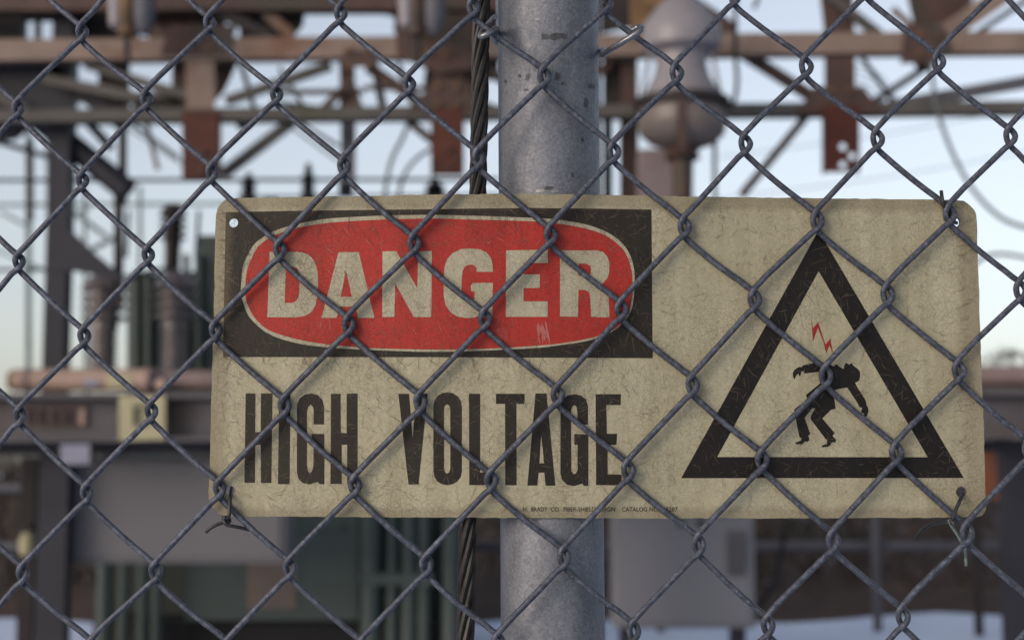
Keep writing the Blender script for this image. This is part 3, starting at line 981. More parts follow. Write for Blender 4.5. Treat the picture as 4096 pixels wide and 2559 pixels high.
# junk at the lower left: a brown post with a small yellow lamp
lp = thing("marker_post", Vector((P(62, 1400, 10.2).x, 10.2 + CAM.y, 0)), "dark post with a small pale yellow lamp low at the left edge", "post")
c = P(62, 1300, 10.2)
MB().box((c.x - 0.05, c.y, 0), (c.x + 0.05, c.y + 0.08, P(62, 1080, 10.2).z)).build("post", M_DKBROWN, lp)
c = P(64, 1283, 10.05)
MB().lathe(c, [(0.02, c.z - 0.09), (0.05, c.z - 0.07), (0.055, c.z + 0.02), (0.03, c.z + 0.07)], 12).build("lamp_glass", M_YELLOW, lp, smooth=True)
MB().bar(c + Vector((0, 0.0, 0.09)), c + Vector((0, 0.16, 0.09)), 0.03, 0.03).build("arm", M_DKBROWN, lp)
# rust coloured panel glimpsed right of the sign under the beam
rp = thing("rusty_panel", Vector((P(2355, 1125, 12).x, 12 + CAM.y, 0)), "orange rusty sheet panel under the beam at the right edge", "panel")
MB().poly([P(x, y, 12) for x, y in ((2300, 1066), (2386, 1066), (2386, 1180), (2300, 1180))], 0.04).build("sheet", weathered("orange rust", (0.30, 0.10, 0.045), (0.14, 0.055, 0.03), 0.3, 4), rp)
for x in (2306, 2380):
    c = P(x, 1150, 12.05)
    MB().box((c.x - 0.03, c.y, 0), (c.x + 0.03, c.y + 0.05, c.z)).build("post", M_DKBROWN, rp)

# --- back fence of grey pipe
F = 12.6
bf = thing("pipe_fence", Vector((P(2070, 1480, F).x, F + CAM.y, 0)), "grey pipe fence with one rail in front of the brown bank at the right", "fence")
for x in (1560, 2070, 2600, -300, 1050):
    c = P(x, 1300, F)
    MB().tube([(c.x, c.y, 0), (c.x, c.y, P(x, 1140, F).z)], m(11, F), 10).build("post", M_GREYST, bf, smooth=True)
for y in (1288, 1150):
    MB().tube([P(-800, y + 4, F + 0.06), P(3000, y, F + 0.06)], m(11, F), 10).build("rail", M_GREYST, bf, smooth=True)

# --- far trees and a house at the right edge, a hazy tree line
def tree(px, D, h, lb, seed, spread=0.42):
    r = random.Random(seed)
    base = P(px, 1117, D)
    base.z = 0
    t = thing("bare_tree", base, lb, "tree", "distant bare trees")
    q = MB()
    q.tube([base + Vector((0, 0, -0.2)), base + Vector((0.1, 0, h * 0.35)), base + Vector((0, 0, h * 0.7))], [h * 0.03, h * 0.02, h * 0.008], 6)
    for _ in range(16):
        a = r.uniform(0, 6.28)
        z0 = h * r.uniform(0.3, 0.68)
        L = h * r.uniform(0.2, 0.4)
        e = base + Vector((math.cos(a) * L * 0.8, math.sin(a) * L * 0.8, z0 + L * 0.6))
        q.tube([base + Vector((0, 0, z0)), e], [h * 0.01, h * 0.003], 4)
    q.build("trunk", M_BARK, t)
    q = MB()
    for _ in range(1500):
        a, rr, zz = r.uniform(0, 6.28), r.random() ** 0.5, r.uniform(-1, 1)
        rad = h * spread * math.sqrt(max(0, 1 - zz * zz)) * rr
        p = base + Vector((math.cos(a) * rad, math.sin(a) * rad, h * 0.66 + zz * h * 0.36))
        d = Vector((r.gauss(0, 1), r.gauss(0, 1), abs(r.gauss(0, 1)))).normalized() * h * r.uniform(0.03, 0.09)
        s = Vector((r.gauss(0, 1), r.gauss(0, 1), r.gauss(0, 1))).normalized() * h * 0.006
        q.add([p - s, p + s, p + d], [(0, 1, 2)])
    q.build("crown", weathered("twigs", (0.10, 0.075, 0.07), None, 0, 1), t)


FT = 90
for px, h, sd, lb in ((2352, 6.6, 3, "dark rounded bare tree just right of the sign, beside the pale house"), (2395, 8.2, 5, "taller bare tree behind the pale house at the right edge"), (2470, 7.0, 8, "bare tree beyond the right edge past the pale house"), (2290, 7.4, 11, "bare tree mostly hidden by the sign's right edge")):
    tree(px, FT, h, lb, sd)
for px, h, sd, lb in ((-40, 5.2, 21, "low bare tree at the far left horizon"), (30, 4.4, 22, "small bare tree behind the buff housing at the far left")):
    tree(px, 110, h, lb, sd)
hs = thing("far_house", Vector((P(2412, 900, 70).x, 70, 0)), "pale house with a snowy roof far off at the right edge", "house")
c = hs.location
MB().box((c.x - 2.0, 70, 0), (c.x + 5, 76, 4.3)).build("wall", weathered("pale siding", (0.5, 0.46, 0.45), None, 0, 0.5), hs)
q = MB()
q.add([(c.x - 2.3, 69.6, 4.3), (c.x + 5.3, 69.6, 4.3), (c.x + 5.3, 76.4, 4.3), (c.x - 2.3, 76.4, 4.3), (c.x - 2.3, 73, 6.0), (c.x + 5.3, 73, 6.0)], [(0, 1, 5, 4), (2, 3, 4, 5), (0, 4, 3), (1, 2, 5), (0, 3, 2, 1)])
q.build("roof", weathered("roof shingle", (0.12, 0.08, 0.07), None, 0, 1), hs)
for k in range(3):
    MB().box((c.x - 1.2 + k * 2.0, 69.95, 2.0), (c.x - 0.4 + k * 2.0, 69.99, 3.4)).build("window", M_NAVY, hs)

# ------------------------------------------------------------------ the chain-link fence
PXM = DIST / FS                       # metres per photograph pixel at the fence
RW = 12.4 * PXM                       # wire radius
FRONT, BACK = -0.0036, 0.0
KN = {
    0: [(72.6, 437.5), (76, 1050), (80, 1663), (92, 2296)],
    1: [(329, 132), (331.5, 726), (337.5, 1347.6), (347, 1974.5), (366, 2590)],
    2: [(586, 399), (593.5, 1023), (606, 1648), (623, 2287)],
    3: [(839, 95), (848, 693), (863, 1323), (878.5, 1956), (911, 2594)],
    4: [(1107, 381), (1120, 1002), (1138, 1625), (1160.7, 2272)],
    5: [(1363, 57), (1377, 667), (1395.6, 1300), (1420, 1942), (1449, 2593)],
    6: [(1638, 339), (1658.5, 974), (1681.7, 1609), (1706.5, 2260)],
    7: [(1895, 30), (1916, 634), (1940, 1277), (1965.5, 1922), (1993, 2570)],
    8: [(2178, 306.5), (2204.4, 941), (2230.7, 1581), (2256.5, 2227.5)],
    9: [(2425, 12), (2456.5, 607), (2486.3, 1237.6), (2514, 1881), (2535, 2522)],
    10: [(2708, 291.7), (2739, 907), (2770.4, 1538), (2795.4, 2177)],
    11: [(2940, -18), (2983, 574), (3019, 1196), (3048.4, 1837.6), (3072, 2498)],
    12: [(3225.8, 265), (3268.6, 880.5), (3304, 1502), (3333, 2159)],
    13: [(3468, -50), (3510, 553.6), (3552, 1175), (3586, 1808), (3612.7, 2462.6)],
    14: [(3755.5, 244), (3800, 855), (3837.7, 1478.6), (3868.6, 2129)],
    15: [(4003, -75), (4042.4, 541.7), (4083, 1157), (4118, 1790), (4150, 2440)],
}
KW = {}
for c_, pts in KN.items():
    for k_, (x, y) in enumerate(pts):
        p = S(x, y, -0.0018)
        KW[(c_, k_)] = Vector((p.x, p.z))
DX2, DZ2 = 0.0724, 0.0042
DZR = -0.0905


def knuckle(c, k):
    """(x, z) of the k-th joint down column c; beyond the survey it carries the pattern on"""
    if (c, k) in KW:
        return KW[(c, k)]
    if c < 0:
        n = (1 - c) // 2
        return knuckle(c + 2 * n, k) - Vector((DX2, DZ2)) * n
    if c > 15:
        n = (c - 14) // 2
        return knuckle(c - 2 * n, k) + Vector((DX2, DZ2)) * n
    last = len(KN[c]) - 1
    if k < 0:
        return knuckle(c, 0) + (knuckle(c, 0) - knuckle(c, 2)) * (0.5 * -k)
    return knuckle(c, last) + (knuckle(c, last) - knuckle(c, last - 2)) * (0.5 * (k - last))


LEFT_BEND = [(44, -84, -1.0), (12, -50, -1.0), (-2, -35, -0.99), (-11, -22, -0.90), (-15.5, -4, -0.55), (-9, 18, -0.10), (6, 40, 0.0), (26, 59, 0.0)]
RIGHT_BEND = [(-46, -61, 0.0), (-23, -42, 0.0), (-4, -29, 0.0), (10, -16, -0.08), (15.5, 1, -0.5), (9, 18, -0.92), (-6, 33, -1.0), (-26, 49, -1.0)]
# the fence as a thing
fence = thing("chain_link_fence", Vector((0, 0, 0)), "galvanised chain link fence on a round steel post across the whole picture", "fence")
rows = range(-5, 12)
for c_ in range(-12, 28):
    # one picket wire zigzags between column c_ (its left bends) and c_+1 (its right bends)
    ctrl = []
    r2 = random.Random(c_ * 13 + 5)
    big = 1.0 + 0.016 * max(0, min(c_, 16))
    odd = c_ % 2 != 0
    for k in rows:
        # odd columns' joint k lies above even columns' joint k
        seq = [(c_, k, LEFT_BEND), (c_ + 1, k, RIGHT_BEND)] if odd else [(c_ + 1, k, RIGHT_BEND), (c_, k, LEFT_BEND)]
        for (cc, kk, bend) in seq:
            p = knuckle(cc, kk)
            j = r2.uniform(0.95, 1.06) * big
            new = []
            for dx, dy, dep in bend:
                x, zq = p.x + dx * PXM * j, p.y - dy * PXM * j
                y = (FRONT - BACK) * -dep + BACK + bow(x)
                new.append(Vector((x, y, zq)))
            if ctrl:                                # the nearly straight run between two joints, sagging a hair
                a0, b0 = ctrl[-1], new[0]
                sag = r2.uniform(1.5, 5.0) * PXM
                for t_ in (0.12, 0.3, 0.5, 0.7, 0.88):
                    q0 = a0.lerp(b0, t_)
                    ctrl.append(q0 + Vector((-0.7 * sag, 0, -0.7 * sag)) * (4 * t_ * (1 - t_)) * (1 if bend is RIGHT_BEND else -0.25))
            ctrl += new
    path = spline(ctrl, 3)
    MB().tube(path, RW, 10).build("wire", M_WIRE, fence, smooth=True)

# post
PR = 0.03015
PY = 0.0022 + 0.0022 + PR + 0.0004


def at_y(px, py, y):
    d = ray(px, py)
    return CAM + d * ((y - CAM.y) / d.y)


t0, t1 = at_y(1295.0 * K, 100, PY), at_y(1306.5 * K, 2500, PY)
dirv = (t0 - t1) / (t0.z - t1.z)
pb, pt = t1 + dirv * (-0.1 - t1.z), t1 + dirv * (2.15 - t1.z)
n_seg = 14
MB().tube([pb.lerp(pt, i / n_seg) for i in range(n_seg + 1)], PR, 64).build("post", M_POST, fence, smooth=True)
capc = [pt + Vector((0, 0, 0.001)), pt + Vector((0, 0, 0.03)), pt + Vector((0, 0, 0.045))]
MB().tube(capc, [PR + 0.003, PR + 0.003, 0.012], 32).build("post_cap", M_POST, fence, smooth=True)
M_MARK = weathered("dark grime", (0.092, 0.093, 0.102), None, 0, 420, 0.2, 0.6, 0.5)
M_WORN = weathered("bare zinc", (0.36, 0.36, 0.36), None, 0, 300, 0.4, 0.5, 0.3)


def post_patch(px, py, w, h, mat, seed, name):
    """an irregular thin patch hugging the post (photograph pixels)"""
    r = random.Random(seed)
    axm = pb.lerp(pt, 0.7)
    n = 18
    pts = []
    for i in range(n):
        a_ = 2 * math.pi * i / n
        k = r.uniform(0.7, 1.1)
        sq = 1 / max(abs(math.cos(a_)), abs(math.sin(a_)))
        k *= min(sq, 1.18)
        pts.append((px + w / 2 * k * math.cos(a_), py + h / 2 * k * math.sin(a_)))
    bm_ = bmesh.new()
    vs_ = []
    for x, y in [(px, py)] + pts:
        d = ray(x, y)
        tt = (PY - PR * 0.8 - CAM.y) / d.y
        for _ in range(8):
            p = CAM + d * tt
            c0 = pb + dirv * (p.z - pb.z)
            off = p.x - c0.x
            yy = c0.y - math.sqrt(max(1e-6, (PR + 0.00025) ** 2 - off * off))
            tt = (yy - CAM.y) / d.y
        vs_.append(CAM + d * tt)
    q = MB()
    q.add(vs_, [(0, 1 + i, 1 + (i + 1) % n) for i in range(n)])
    q.build(name, mat, fence, smooth=True)


for a_ in ((2180, 147, 34, 26, 1), (2218, 147, 40, 28, 2), (2252, 145, 38, 24, 3), (2110, 308, 18, 30, 4), (2078, 304, 13, 14, 5), (2190, 300, 20, 34, 6), (2230, 305, 26, 36, 7), (2368, 345, 26, 22, 8), (2346, 412, 18, 38, 9),
           (2022, 326, 12, 14, 10), (2250, 335, 14, 10, 11), (2104, 360, 18, 10, 12), (2330, 560, 10, 16, 13), (2290, 700, 9, 22, 14), (2195, 752, 34, 16, 15)):
    post_patch(a_[0], a_[1], a_[2], a_[3], M_MARK, a_[4], "grime_mark")
for a_ in ((2180, 25, 20, 14, 21), (2160, 764, 38, 14, 22), (2218, 764, 34, 14, 23), (2150, 78, 22, 8, 24), (2232, 76, 14, 18, 25)):
    post_patch(a_[0], a_[1], a_[2], a_[3], M_WORN, a_[4], "worn_spot")
# aluminium tie round the post at the top
pc = at_y(1295.5 * K, 170, PY)


def F3(px, py, y):
    return at_y(px, py, y)


tie_pts = [F3(1981, 69, -0.005), F3(1968, 83, -0.001), F3(1950, 104, 0.0035), F3(1930, 128, 0.0028), F3(1923, 146, -0.0035), F3(1945, 140, -0.0062), F3(1966, 126, -0.004),
           F3(1984, 117, 0.010), F3(1984, 140, 0.030)]
for a_ in (180, 205, 230, 255, 280, 305, 330, 355):
    an = math.radians(a_)
    rr = PR + 0.0028
    tie_pts.append(Vector((pc.x + rr * math.cos(an), PY - rr * math.sin(an) * 1.0, pc.z + 0.004 - 0.008 * (a_ - 180) / 180)))
tie_pts += [F3(2410, 220, 0.022), F3(2440, 200, 0.008), F3(2490, 170, -0.0015), F3(2540, 138, -0.0052), F3(2562, 121, -0.0045), F3(2568, 112, -0.0008), F3(2556, 108, 0.0030), F3(2530, 122, 0.0045)]
MB().tube(spline(tie_pts, 5), 0.00185, 10).build("tie_wire", M_TIE, fence, smooth=True)

# ------------------------------------------------------------------ twisted cable beside the post
cab = thing("twisted_cable", at_y(1926, 0, 0.018) * 1.0, "dark twisted steel cable running down close to the left of the post", "cable")
axis = [at_y(x, y, 0.020) for x, y in ((1942, -700), (1934, -300), (1926, 0), (1911, 780), (1890, 1500), (1871, 2070), (1860, 2559), (1846, 3100), (1835, 3700))]
ax = spline(axis, 40)
LAY = 0.098
s_acc = [0.0]
for i in range(1, len(ax)):
    s_acc.append(s_acc[-1] + (ax[i] - ax[i - 1]).length)
for k in range(6):
    pts = []
    for p, s in zip(ax, s_acc):
        a_ = -2 * math.pi * s / LAY + k * math.pi / 3
        pts.append(p + Vector((math.cos(a_), math.sin(a_), 0)) * 0.00345)
    MB().tube(pts, 0.00195, 8).build("strand", M_CABLE, cab, smooth=True)
MB().tube(ax, 0.0019, 6).build("core", M_CABLE, cab, smooth=True)

# ------------------------------------------------------------------ the danger sign
SF = 0.0022                            # front face, behind the back wires
origin = S(2400, 1430, SF)
sign = thing("danger_sign", origin, "weathered cream danger sign with red oval and black shock triangle, tied behind the fence wires", "sign")
GRID = 70.0
O1, O2, S2 = (840, 770), (1740, 770), 2.16
O3, O4 = (840, 1470), (1740, 1470)


def cv(o, pts, s=S2):
    return [(o[0] + x / s, o[1] + y / s) for x, y in pts]


def smooth_loop(pts, n=4):
    """closed Catmull-Rom in the plane"""
    L = len(pts)
    out = []
    for i in range(L):
        p0, p1, p2, p3 = [Vector(pts[(i + j - 1) % L]).to_2d() for j in range(4)]
        for j in range(n):
            t = j / n
            q = 0.5 * ((2 * p1) + (p2 - p0) * t + (2 * p0 - 5 * p1 + 4 * p2 - p3) * t * t + (3 * p1 - p0 - 3 * p2 + p3) * t ** 3)
            out.append((q.x, q.y))
    return out


def flat_mesh(loops, tris=None, verts=None):
    """flat polygon (with holes) in photograph pixels, cut along a fixed grid so that it can follow the bowed board"""
    bm = bmesh.new()
    flat = verts if verts is not None else [p for l in loops for p in l]
    bv = [bm.verts.new((x, y, 0)) for x, y in flat]
    tr_ = tris if tris is not None else tessellate_polygon([[Vector((x, y, 0)) for x, y in l] for l in loops])
    for t_ in tr_:
        try:
            bm.faces.new([bv[i] for i in t_])
        except ValueError:
            pass
    x0, x1 = min(p[0] for p in flat), max(p[0] for p in flat)
    g = math.ceil(x0 / GRID) * GRID
    while g < x1:
        bmesh.ops.bisect_plane(bm, geom=bm.verts[:] + bm.edges[:] + bm.faces[:], plane_co=(g, 0, 0), plane_no=(1, 0, 0), dist=1e-4)
        g += GRID
    return bm


def put(bm, name, mat, layer, parent=None, thick=0.0, label=None, kind=None):
    if thick:
        ret = bmesh.ops.extrude_face_region(bm, geom=bm.faces[:])
        for e in ret['geom']:
            if isinstance(e, bmesh.types.BMVert):
                e.co.z = thick
    for v in bm.verts:
        p = S(v.co.x, v.co.y, SF - layer)
        v.co = p + Vector((0, v.co.z, 0)) - origin
    bmesh.ops.recalc_face_normals(bm, faces=bm.faces)
    if not thick:
        bm.normal_update()
        for f in bm.faces:
            if f.normal.y > 0:
                f.normal_flip()
    me = bpy.data.meshes.new(name)
    bm.to_mesh(me)
    bm.free()
    me.materials.append(mat)
    o = bpy.data.objects.new(name, me)
    COL.objects.link(o)
    o.parent = parent or sign
    if label:
        o["label"] = label
    if kind:
        o["kind"] = kind
    return o


def circle(cx, cy, r, n=20):
    return [(cx + r * math.cos(2 * math.pi * i / n), cy + r * math.sin(2 * math.pi * i / n)) for i in range(n)]


OUTLINE = [(905, 795), (946, 792), (1100, 790), (1400, 786), (1776, 778.5), (2014, 775), (2300, 778), (2700, 785), (3157, 792), (3500, 796), (3830, 800), (3856, 804),
           (3872, 813), (3886, 826), (3899, 841), (3906, 856), (3910, 978), (3921, 1330), (3934, 1659), (3942, 2005), (3943, 2034), (3938, 2051), (3926, 2062), (3906, 2067), (3803, 2069), (3300, 2071), (2696, 2072),
           (2014, 2070), (1400, 2067), (934, 2064.5), (896, 2062), (872, 2052), (852, 2032), (838, 2012), (835, 1992), (845, 1600), (854, 1300), (861, 909), (864, 860), (872, 834), (886, 812)]
rj = random.Random(3)
OUT2 = []
for i in range(len(OUTLINE)):
    a, b = OUTLINE[i], OUTLINE[(i + 1) % len(OUTLINE)]
    L = math.hypot(b[0] - a[0], b[1] - a[1])
    n = max(1, int(L / 26))
    for j in range(n):
        t_ = j / n
        OUT2.append((a[0] + (b[0] - a[0]) * t_ + rj.gauss(0, 0.9), a[1] + (b[1] - a[1]) * t_ + rj.gauss(0, 0.9)))
HOLES = [circle(933.5, 891, 18.5), circle(921, 1961, 19.5), circle(3820, 888, 20), circle(3846, 1967, 22)]
put(flat_mesh([OUT2] + HOLES), "board", M_CREAM, 0.0, thick=0.0022)
BLK = [(903.4, 848.7), (1200, 843), (1740, 836.5), (2110, 831.6), (2350, 834), (2605.7, 838), (2608, 1100), (2610.4, 1432), (1740, 1428), (892, 1427.4), (897, 1150)]
put(flat_mesh([BLK, circle(933.5, 891, 19.0)]), "black_panel", M_BLACK, 0.00010)
OV_O = cv(O1, [(268, 800), (283, 650), (320, 550), (380, 450), (450, 392), (540, 340), (650, 300), (800, 262), (1000, 228), (1300, 208), (1600, 197), (1944, 194)]) + \
    cv(O2, [(400, 203), (800, 218), (1000, 228), (1150, 248), (1300, 275), (1430, 318), (1530, 368), (1620, 440), (1680, 530), (1712, 620), (1725, 720), (1722, 850), (1710, 960), (1690, 1030), (1640, 1110), (1560, 1180), (1450, 1240), (1300, 1285), (1100, 1315), (900, 1340), (500, 1362), (0, 1376)]) + \
    cv(O1, [(1500, 1364), (1200, 1350), (900, 1325), (750, 1300), (600, 1260), (480, 1205), (390, 1130), (330, 1060), (290, 960), (268, 870)])
OV_I = cv(O1, [(304, 810), (318, 680), (358, 570), (418, 465), (500, 402), (600, 355), (750, 307), (1000, 265), (1300, 243), (1600, 231), (1944, 226)]) + \
    cv(O2, [(400, 236), (800, 248), (1000, 262), (1200, 290), (1350, 325), (1470, 370), (1560, 430), (1630, 500), (1675, 590), (1700, 690), (1706, 780), (1705, 860), (1695, 960), (1670, 1050), (1600, 1140), (1480, 1215), (1300, 1265), (1100, 1300), (900, 1320), (500, 1345), (0, 1356)]) + \
    cv(O1, [(1500, 1346), (1300, 1337), (1000, 1310), (800, 1277), (650, 1240), (510, 1190), (430, 1130), (370, 1060), (324, 965), (304, 880)])
put(flat_mesh([smooth_loop(OV_O, 3)]), "oval_border", M_LETTER, 0.00020)
put(flat_mesh([smooth_loop(OV_I, 3)]), "red_oval", M_RED, 0.00030)

DANGER = [
    (O1, [(515, 513), (750, 513), (800, 518), (845, 535), (885, 570), (912, 615), (930, 690), (933, 800), (926, 900), (912, 970), (880, 1030), (820, 1065), (740, 1078), (495, 1076)],
     [(655, 640), (715, 640), (750, 652), (766, 680), (773, 730), (772, 860), (764, 905), (742, 940), (712, 952), (645, 954)]),
    (O1, [(1110, 515), (1285, 515), (1420, 1082), (1280, 1082), (1255, 985), (1125, 985), (1092, 1082), (965, 1082)], [(1175, 668), (1226, 900), (1130, 900)]),
    (O1, [(1490, 508), (1610, 508), (1790, 825), (1800, 508), (1917, 505), (1912, 1075), (1760, 1075), (1600, 785), (1592, 1075), (1488, 1075)], None),
    (O2, [(500, 685), (497, 620), (482, 565), (445, 518), (385, 490), (300, 483), (222, 490), (155, 522), (105, 575), (82, 640), (75, 760), (75, 900), (90, 970), (130, 1030), (190, 1070), (270, 1083), (340, 1080), (395, 1058), (415, 1075), (495, 1075), (500, 780), (330, 780), (308, 805), (312, 850), (346, 860), (338, 895), (344, 915), (318, 936), (275, 940), (240, 920), (228, 880), (230, 760), (238, 680), (258, 640), (300, 622), (335, 626), (358, 650), (360, 685)], None),
    (O2, [(615, 500), (975, 495), (975, 608), (765, 610), (765, 708), (905, 708), (905, 823), (765, 825), (765, 940), (973, 940), (973, 1073), (612, 1073)], None),
    (O2, [(1080, 500), (1400, 500), (1455, 515), (1490, 555), (1507, 610), (1505, 690), (1490, 740), (1440, 795), (1480, 830), (1500, 880), (1508, 1078), (1350, 1075), (1340, 900), (1330, 860), (1300, 842), (1240, 840), (1235, 1073), (1080, 1070)], [(1240, 612), (1305, 615), (1338, 632), (1350, 660), (1345, 700), (1325, 720), (1240, 722)]),
]
for o_, outer, hole in DANGER:
    put(flat_mesh([cv(o_, outer)] + ([cv(o_, hole)] if hole else [])), "letter", M_LETTER, 0.00040)
HV = [
    (O3, [(308, 222), (393, 222), (390, 555), (437, 555), (440, 222), (540, 222), (530, 995), (440, 995), (438, 665), (392, 665), (388, 993), (297, 993)], None),
    (O3, [(597, 222), (695, 222), (688, 1005), (587, 1005)], None),
    (O3, [(985, 490), (985, 330), (970, 275), (930, 235), (880, 222), (820, 232), (775, 265), (752, 315), (750, 900), (765, 960), (800, 995), (860, 1008), (915, 990), (930, 985), (945, 1005), (988, 1005), (988, 572), (875, 570), (880, 620), (895, 660), (892, 850), (880, 895), (862, 912), (845, 890), (838, 840), (838, 380), (850, 335), (870, 318), (890, 340), (895, 370), (895, 490)], None),
    (O3, [(1045, 225), (1128, 225), (1130, 565), (1180, 565), (1180, 225), (1275, 222), (1275, 1005), (1185, 1005), (1185, 665), (1138, 665), (1138, 1003), (1040, 1003)], None),
    (O3, [(1627, 225), (1720, 225), (1750, 610), (1785, 225), (1880, 225), (1802, 1008), (1715, 1008)], None),
    (O4, [(-14, 330), (-5, 285), (25, 240), (65, 218), (108, 212), (155, 220), (200, 250), (225, 295), (232, 340), (232, 890), (222, 945), (190, 985), (150, 1005), (108, 1013), (60, 1006), (20, 982), (-5, 940), (-14, 890)], [(78, 360), (84, 330), (105, 315), (125, 330), (132, 360), (132, 870), (124, 902), (105, 915), (86, 902), (78, 870)]),
    (O4, [(293, 225), (390, 225), (390, 905), (512, 905), (512, 1013), (296, 1013)], None),
    (O4, [(527, 225), (775, 225), (772, 312), (703, 312), (705, 1015), (607, 1013), (605, 312), (527, 312)], None),
    (O4, [(868, 222), (963, 222), (1040, 1018), (955, 1018), (945, 905), (895, 905), (885, 1017), (798, 1017)], [(917, 570), (942, 825), (902, 825)]),
    (O4, [(1322, 490), (1322, 330), (1305, 275), (1265, 240), (1205, 228), (1145, 240), (1110, 270), (1085, 320), (1083, 910), (1095, 965), (1140, 1010), (1200, 1022), (1255, 1005), (1275, 1000), (1285, 1020), (1325, 1020), (1325, 575), (1203, 573), (1203, 665), (1232, 667), (1232, 880), (1215, 915), (1195, 918), (1178, 890), (1175, 380), (1185, 335), (1205, 322), (1225, 340), (1230, 380), (1232, 490)], None),
    (O4, [(1387, 228), (1607, 228), (1603, 322), (1480, 322), (1485, 570), (1573, 570), (1568, 665), (1490, 667), (1492, 920), (1612, 922), (1612, 1015), (1392, 1013)], None),
]
for o_, outer, hole in HV:
    put(flat_mesh([cv(o_, outer)] + ([cv(o_, hole)] if hole else [])), "letter", M_BLACK, 0.00010)
put(flat_mesh([[(3274, 922), (3855.5, 1910.5), (2724.6, 1911.4)], [(3274.6, 1084.5), (2868.6, 1826.9), (3711, 1827.5)]]), "triangle", M_BLACK2, 0.00010)
O5, S5 = (3100, 1200), 2.3267
put(flat_mesh([cv(O5, [(337, 145), (352, 262), (402, 205), (462, 392), (472, 412), (515, 355), (541, 505), (508, 422), (476, 492), (452, 395), (398, 258), (352, 388), (345, 270)], S5)]), "lightning_bolt", M_BOLT, 0.00010)
MAN = [(185, 740), (168, 715), (165, 680), (180, 650), (220, 622), (250, 622), (260, 605), (320, 592), (380, 582), (430, 580), (480, 590), (530, 605), (545, 618), (560, 600), (585, 600), (590, 612), (610, 625), (640, 640), (650, 590), (668, 585), (690, 600), (715, 585), (725, 605), (770, 640), (790, 665), (792, 710), (785, 745), (760, 762), (745, 765), (760, 800), (845, 935), (850, 970), (865, 1000), (872, 1030), (855, 1080), (840, 1085), (825, 1070), (830, 1055), (815, 1050), (800, 1045), (812, 1000), (785, 995), (770, 960), (672, 812), (600, 825), (545, 840), (548, 900), (565, 1010), (520, 1020), (440, 1100), (555, 1235), (535, 1262), (570, 1300), (560, 1325), (530, 1320), (515, 1350), (490, 1365), (440, 1368), (432, 1355), (480, 1335), (485, 1300), (470, 1290), (330, 1105), (335, 1075), (375, 1005), (345, 1005), (275, 1095), (328, 1240), (310, 1262), (322, 1300), (300, 1318), (280, 1312), (255, 1340), (195, 1340), (188, 1325), (240, 1305), (248, 1280), (230, 1280), (205, 1165), (178, 1040), (180, 1015), (300, 918), (287, 883), (420, 775), (412, 740), (405, 668), (272, 682), (262, 660), (245, 668), (235, 705), (222, 705), (222, 685), (205, 690), (190, 715)]
put(flat_mesh([cv(O5, MAN, S5)]), "victim_pictogram", M_BLACK2, 0.00010)
# the maker's line in small capitals
tv, tf = [], []
for word, wx0, wx1 in (("H.", 2092, 2111), ("BRADY", 2124, 2191), ("CO.", 2203, 2240), ("FIBER-SHIELD\u00ae", 2254, 2399), ("SIGN", 2408, 2461), ("CATALOG", 2488, 2588), ("NO.", 2598, 2636), ("5287", 2664, 2711)):
    fc = bpy.data.curves.new("maker_line", 'FONT')
    fc.body = word
    fc.offset = 0.014
    fo = bpy.data.objects.new("maker_line", fc)
    COL.objects.link(fo)
    bpy.context.view_layer.update()
    tm = bpy.data.meshes.new_from_object(fo.evaluated_get(bpy.context.evaluated_depsgraph_get()))
    bpy.data.objects.remove(fo)
    bpy.data.curves.remove(fc)
    co = np.array([v.co[:2] for v in tm.vertices])
    b0 = len(tv)
    tv += [(wx0 + (x - co[:, 0].min()) / (co[:, 0].max() - co[:, 0].min()) * (wx1 - wx0), 2044 - y / 0.70 * 17) for x, y in co]
    tf += [tuple(i + b0 for i in p.vertices) for p in tm.polygons]
    bpy.data.meshes.remove(tm)
put(flat_mesh(None, tf, tv), "maker_line", M_BLACK2, 0.00010)


# crazing fibres and scratches lying on the face
def strips(n, seed, region, length, width, layer, mat, name, ang=None, inside=None):
    r = random.Random(seed)
    bm = bmesh.new()
    made = 0
    while made < n:
        x, y = r.uniform(region[0], region[2]), r.uniform(region[1], region[3])
        if inside and not inside(x, y):
            continue
        a_ = (r.gauss(*ang) if ang else r.uniform(0, math.pi))
        L = r.uniform(*length) * (1.6 if r.random() < 0.12 else 1)
        cur = r.gauss(0, 0.32)
        w = r.uniform(*width)
        pts = []
        px, py, aa = x, y, a_
        for i in range(5):
            pts.append((px, py, aa))
            px += math.cos(aa) * L / 4
            py += math.sin(aa) * L / 4
            aa += cur / 4 + r.gauss(0, 0.06)
        if any(not (868 < p[0] < 3915 and 805 < p[1] < 2058) for p in pts):
            continue
        vs_ = []
        for i, (px, py, aa) in enumerate(pts):
            ww = w * (0.25, 0.8, 1, 0.8, 0.2)[i] / 2
            vs_.append((bm.verts.new((px - math.sin(aa) * ww, py + math.cos(aa) * ww, 0)), bm.verts.new((px + math.sin(aa) * ww, py - math.cos(aa) * ww, 0))))
        for i in range(4):
            bm.faces.new((vs_[i][0], vs_[i][1], vs_[i + 1][1], vs_[i + 1][0]))
        made += 1
    return put(bm, name, mat, layer, kind="stuff")


def in_oval(x, y):
    return ((x - 1750) / 790) ** 4 + ((y - 1137) / 258) ** 4 < 0.8


def in_black(x, y):
    if 905 < x < 2600 and 850 < y < 1425 and not ((x - 1752) / 790) ** 3.2 * (1 if x > 1752 else -1) + abs((y - 1137) / 270) ** 3.2 < 1.0:
        return True
    return False


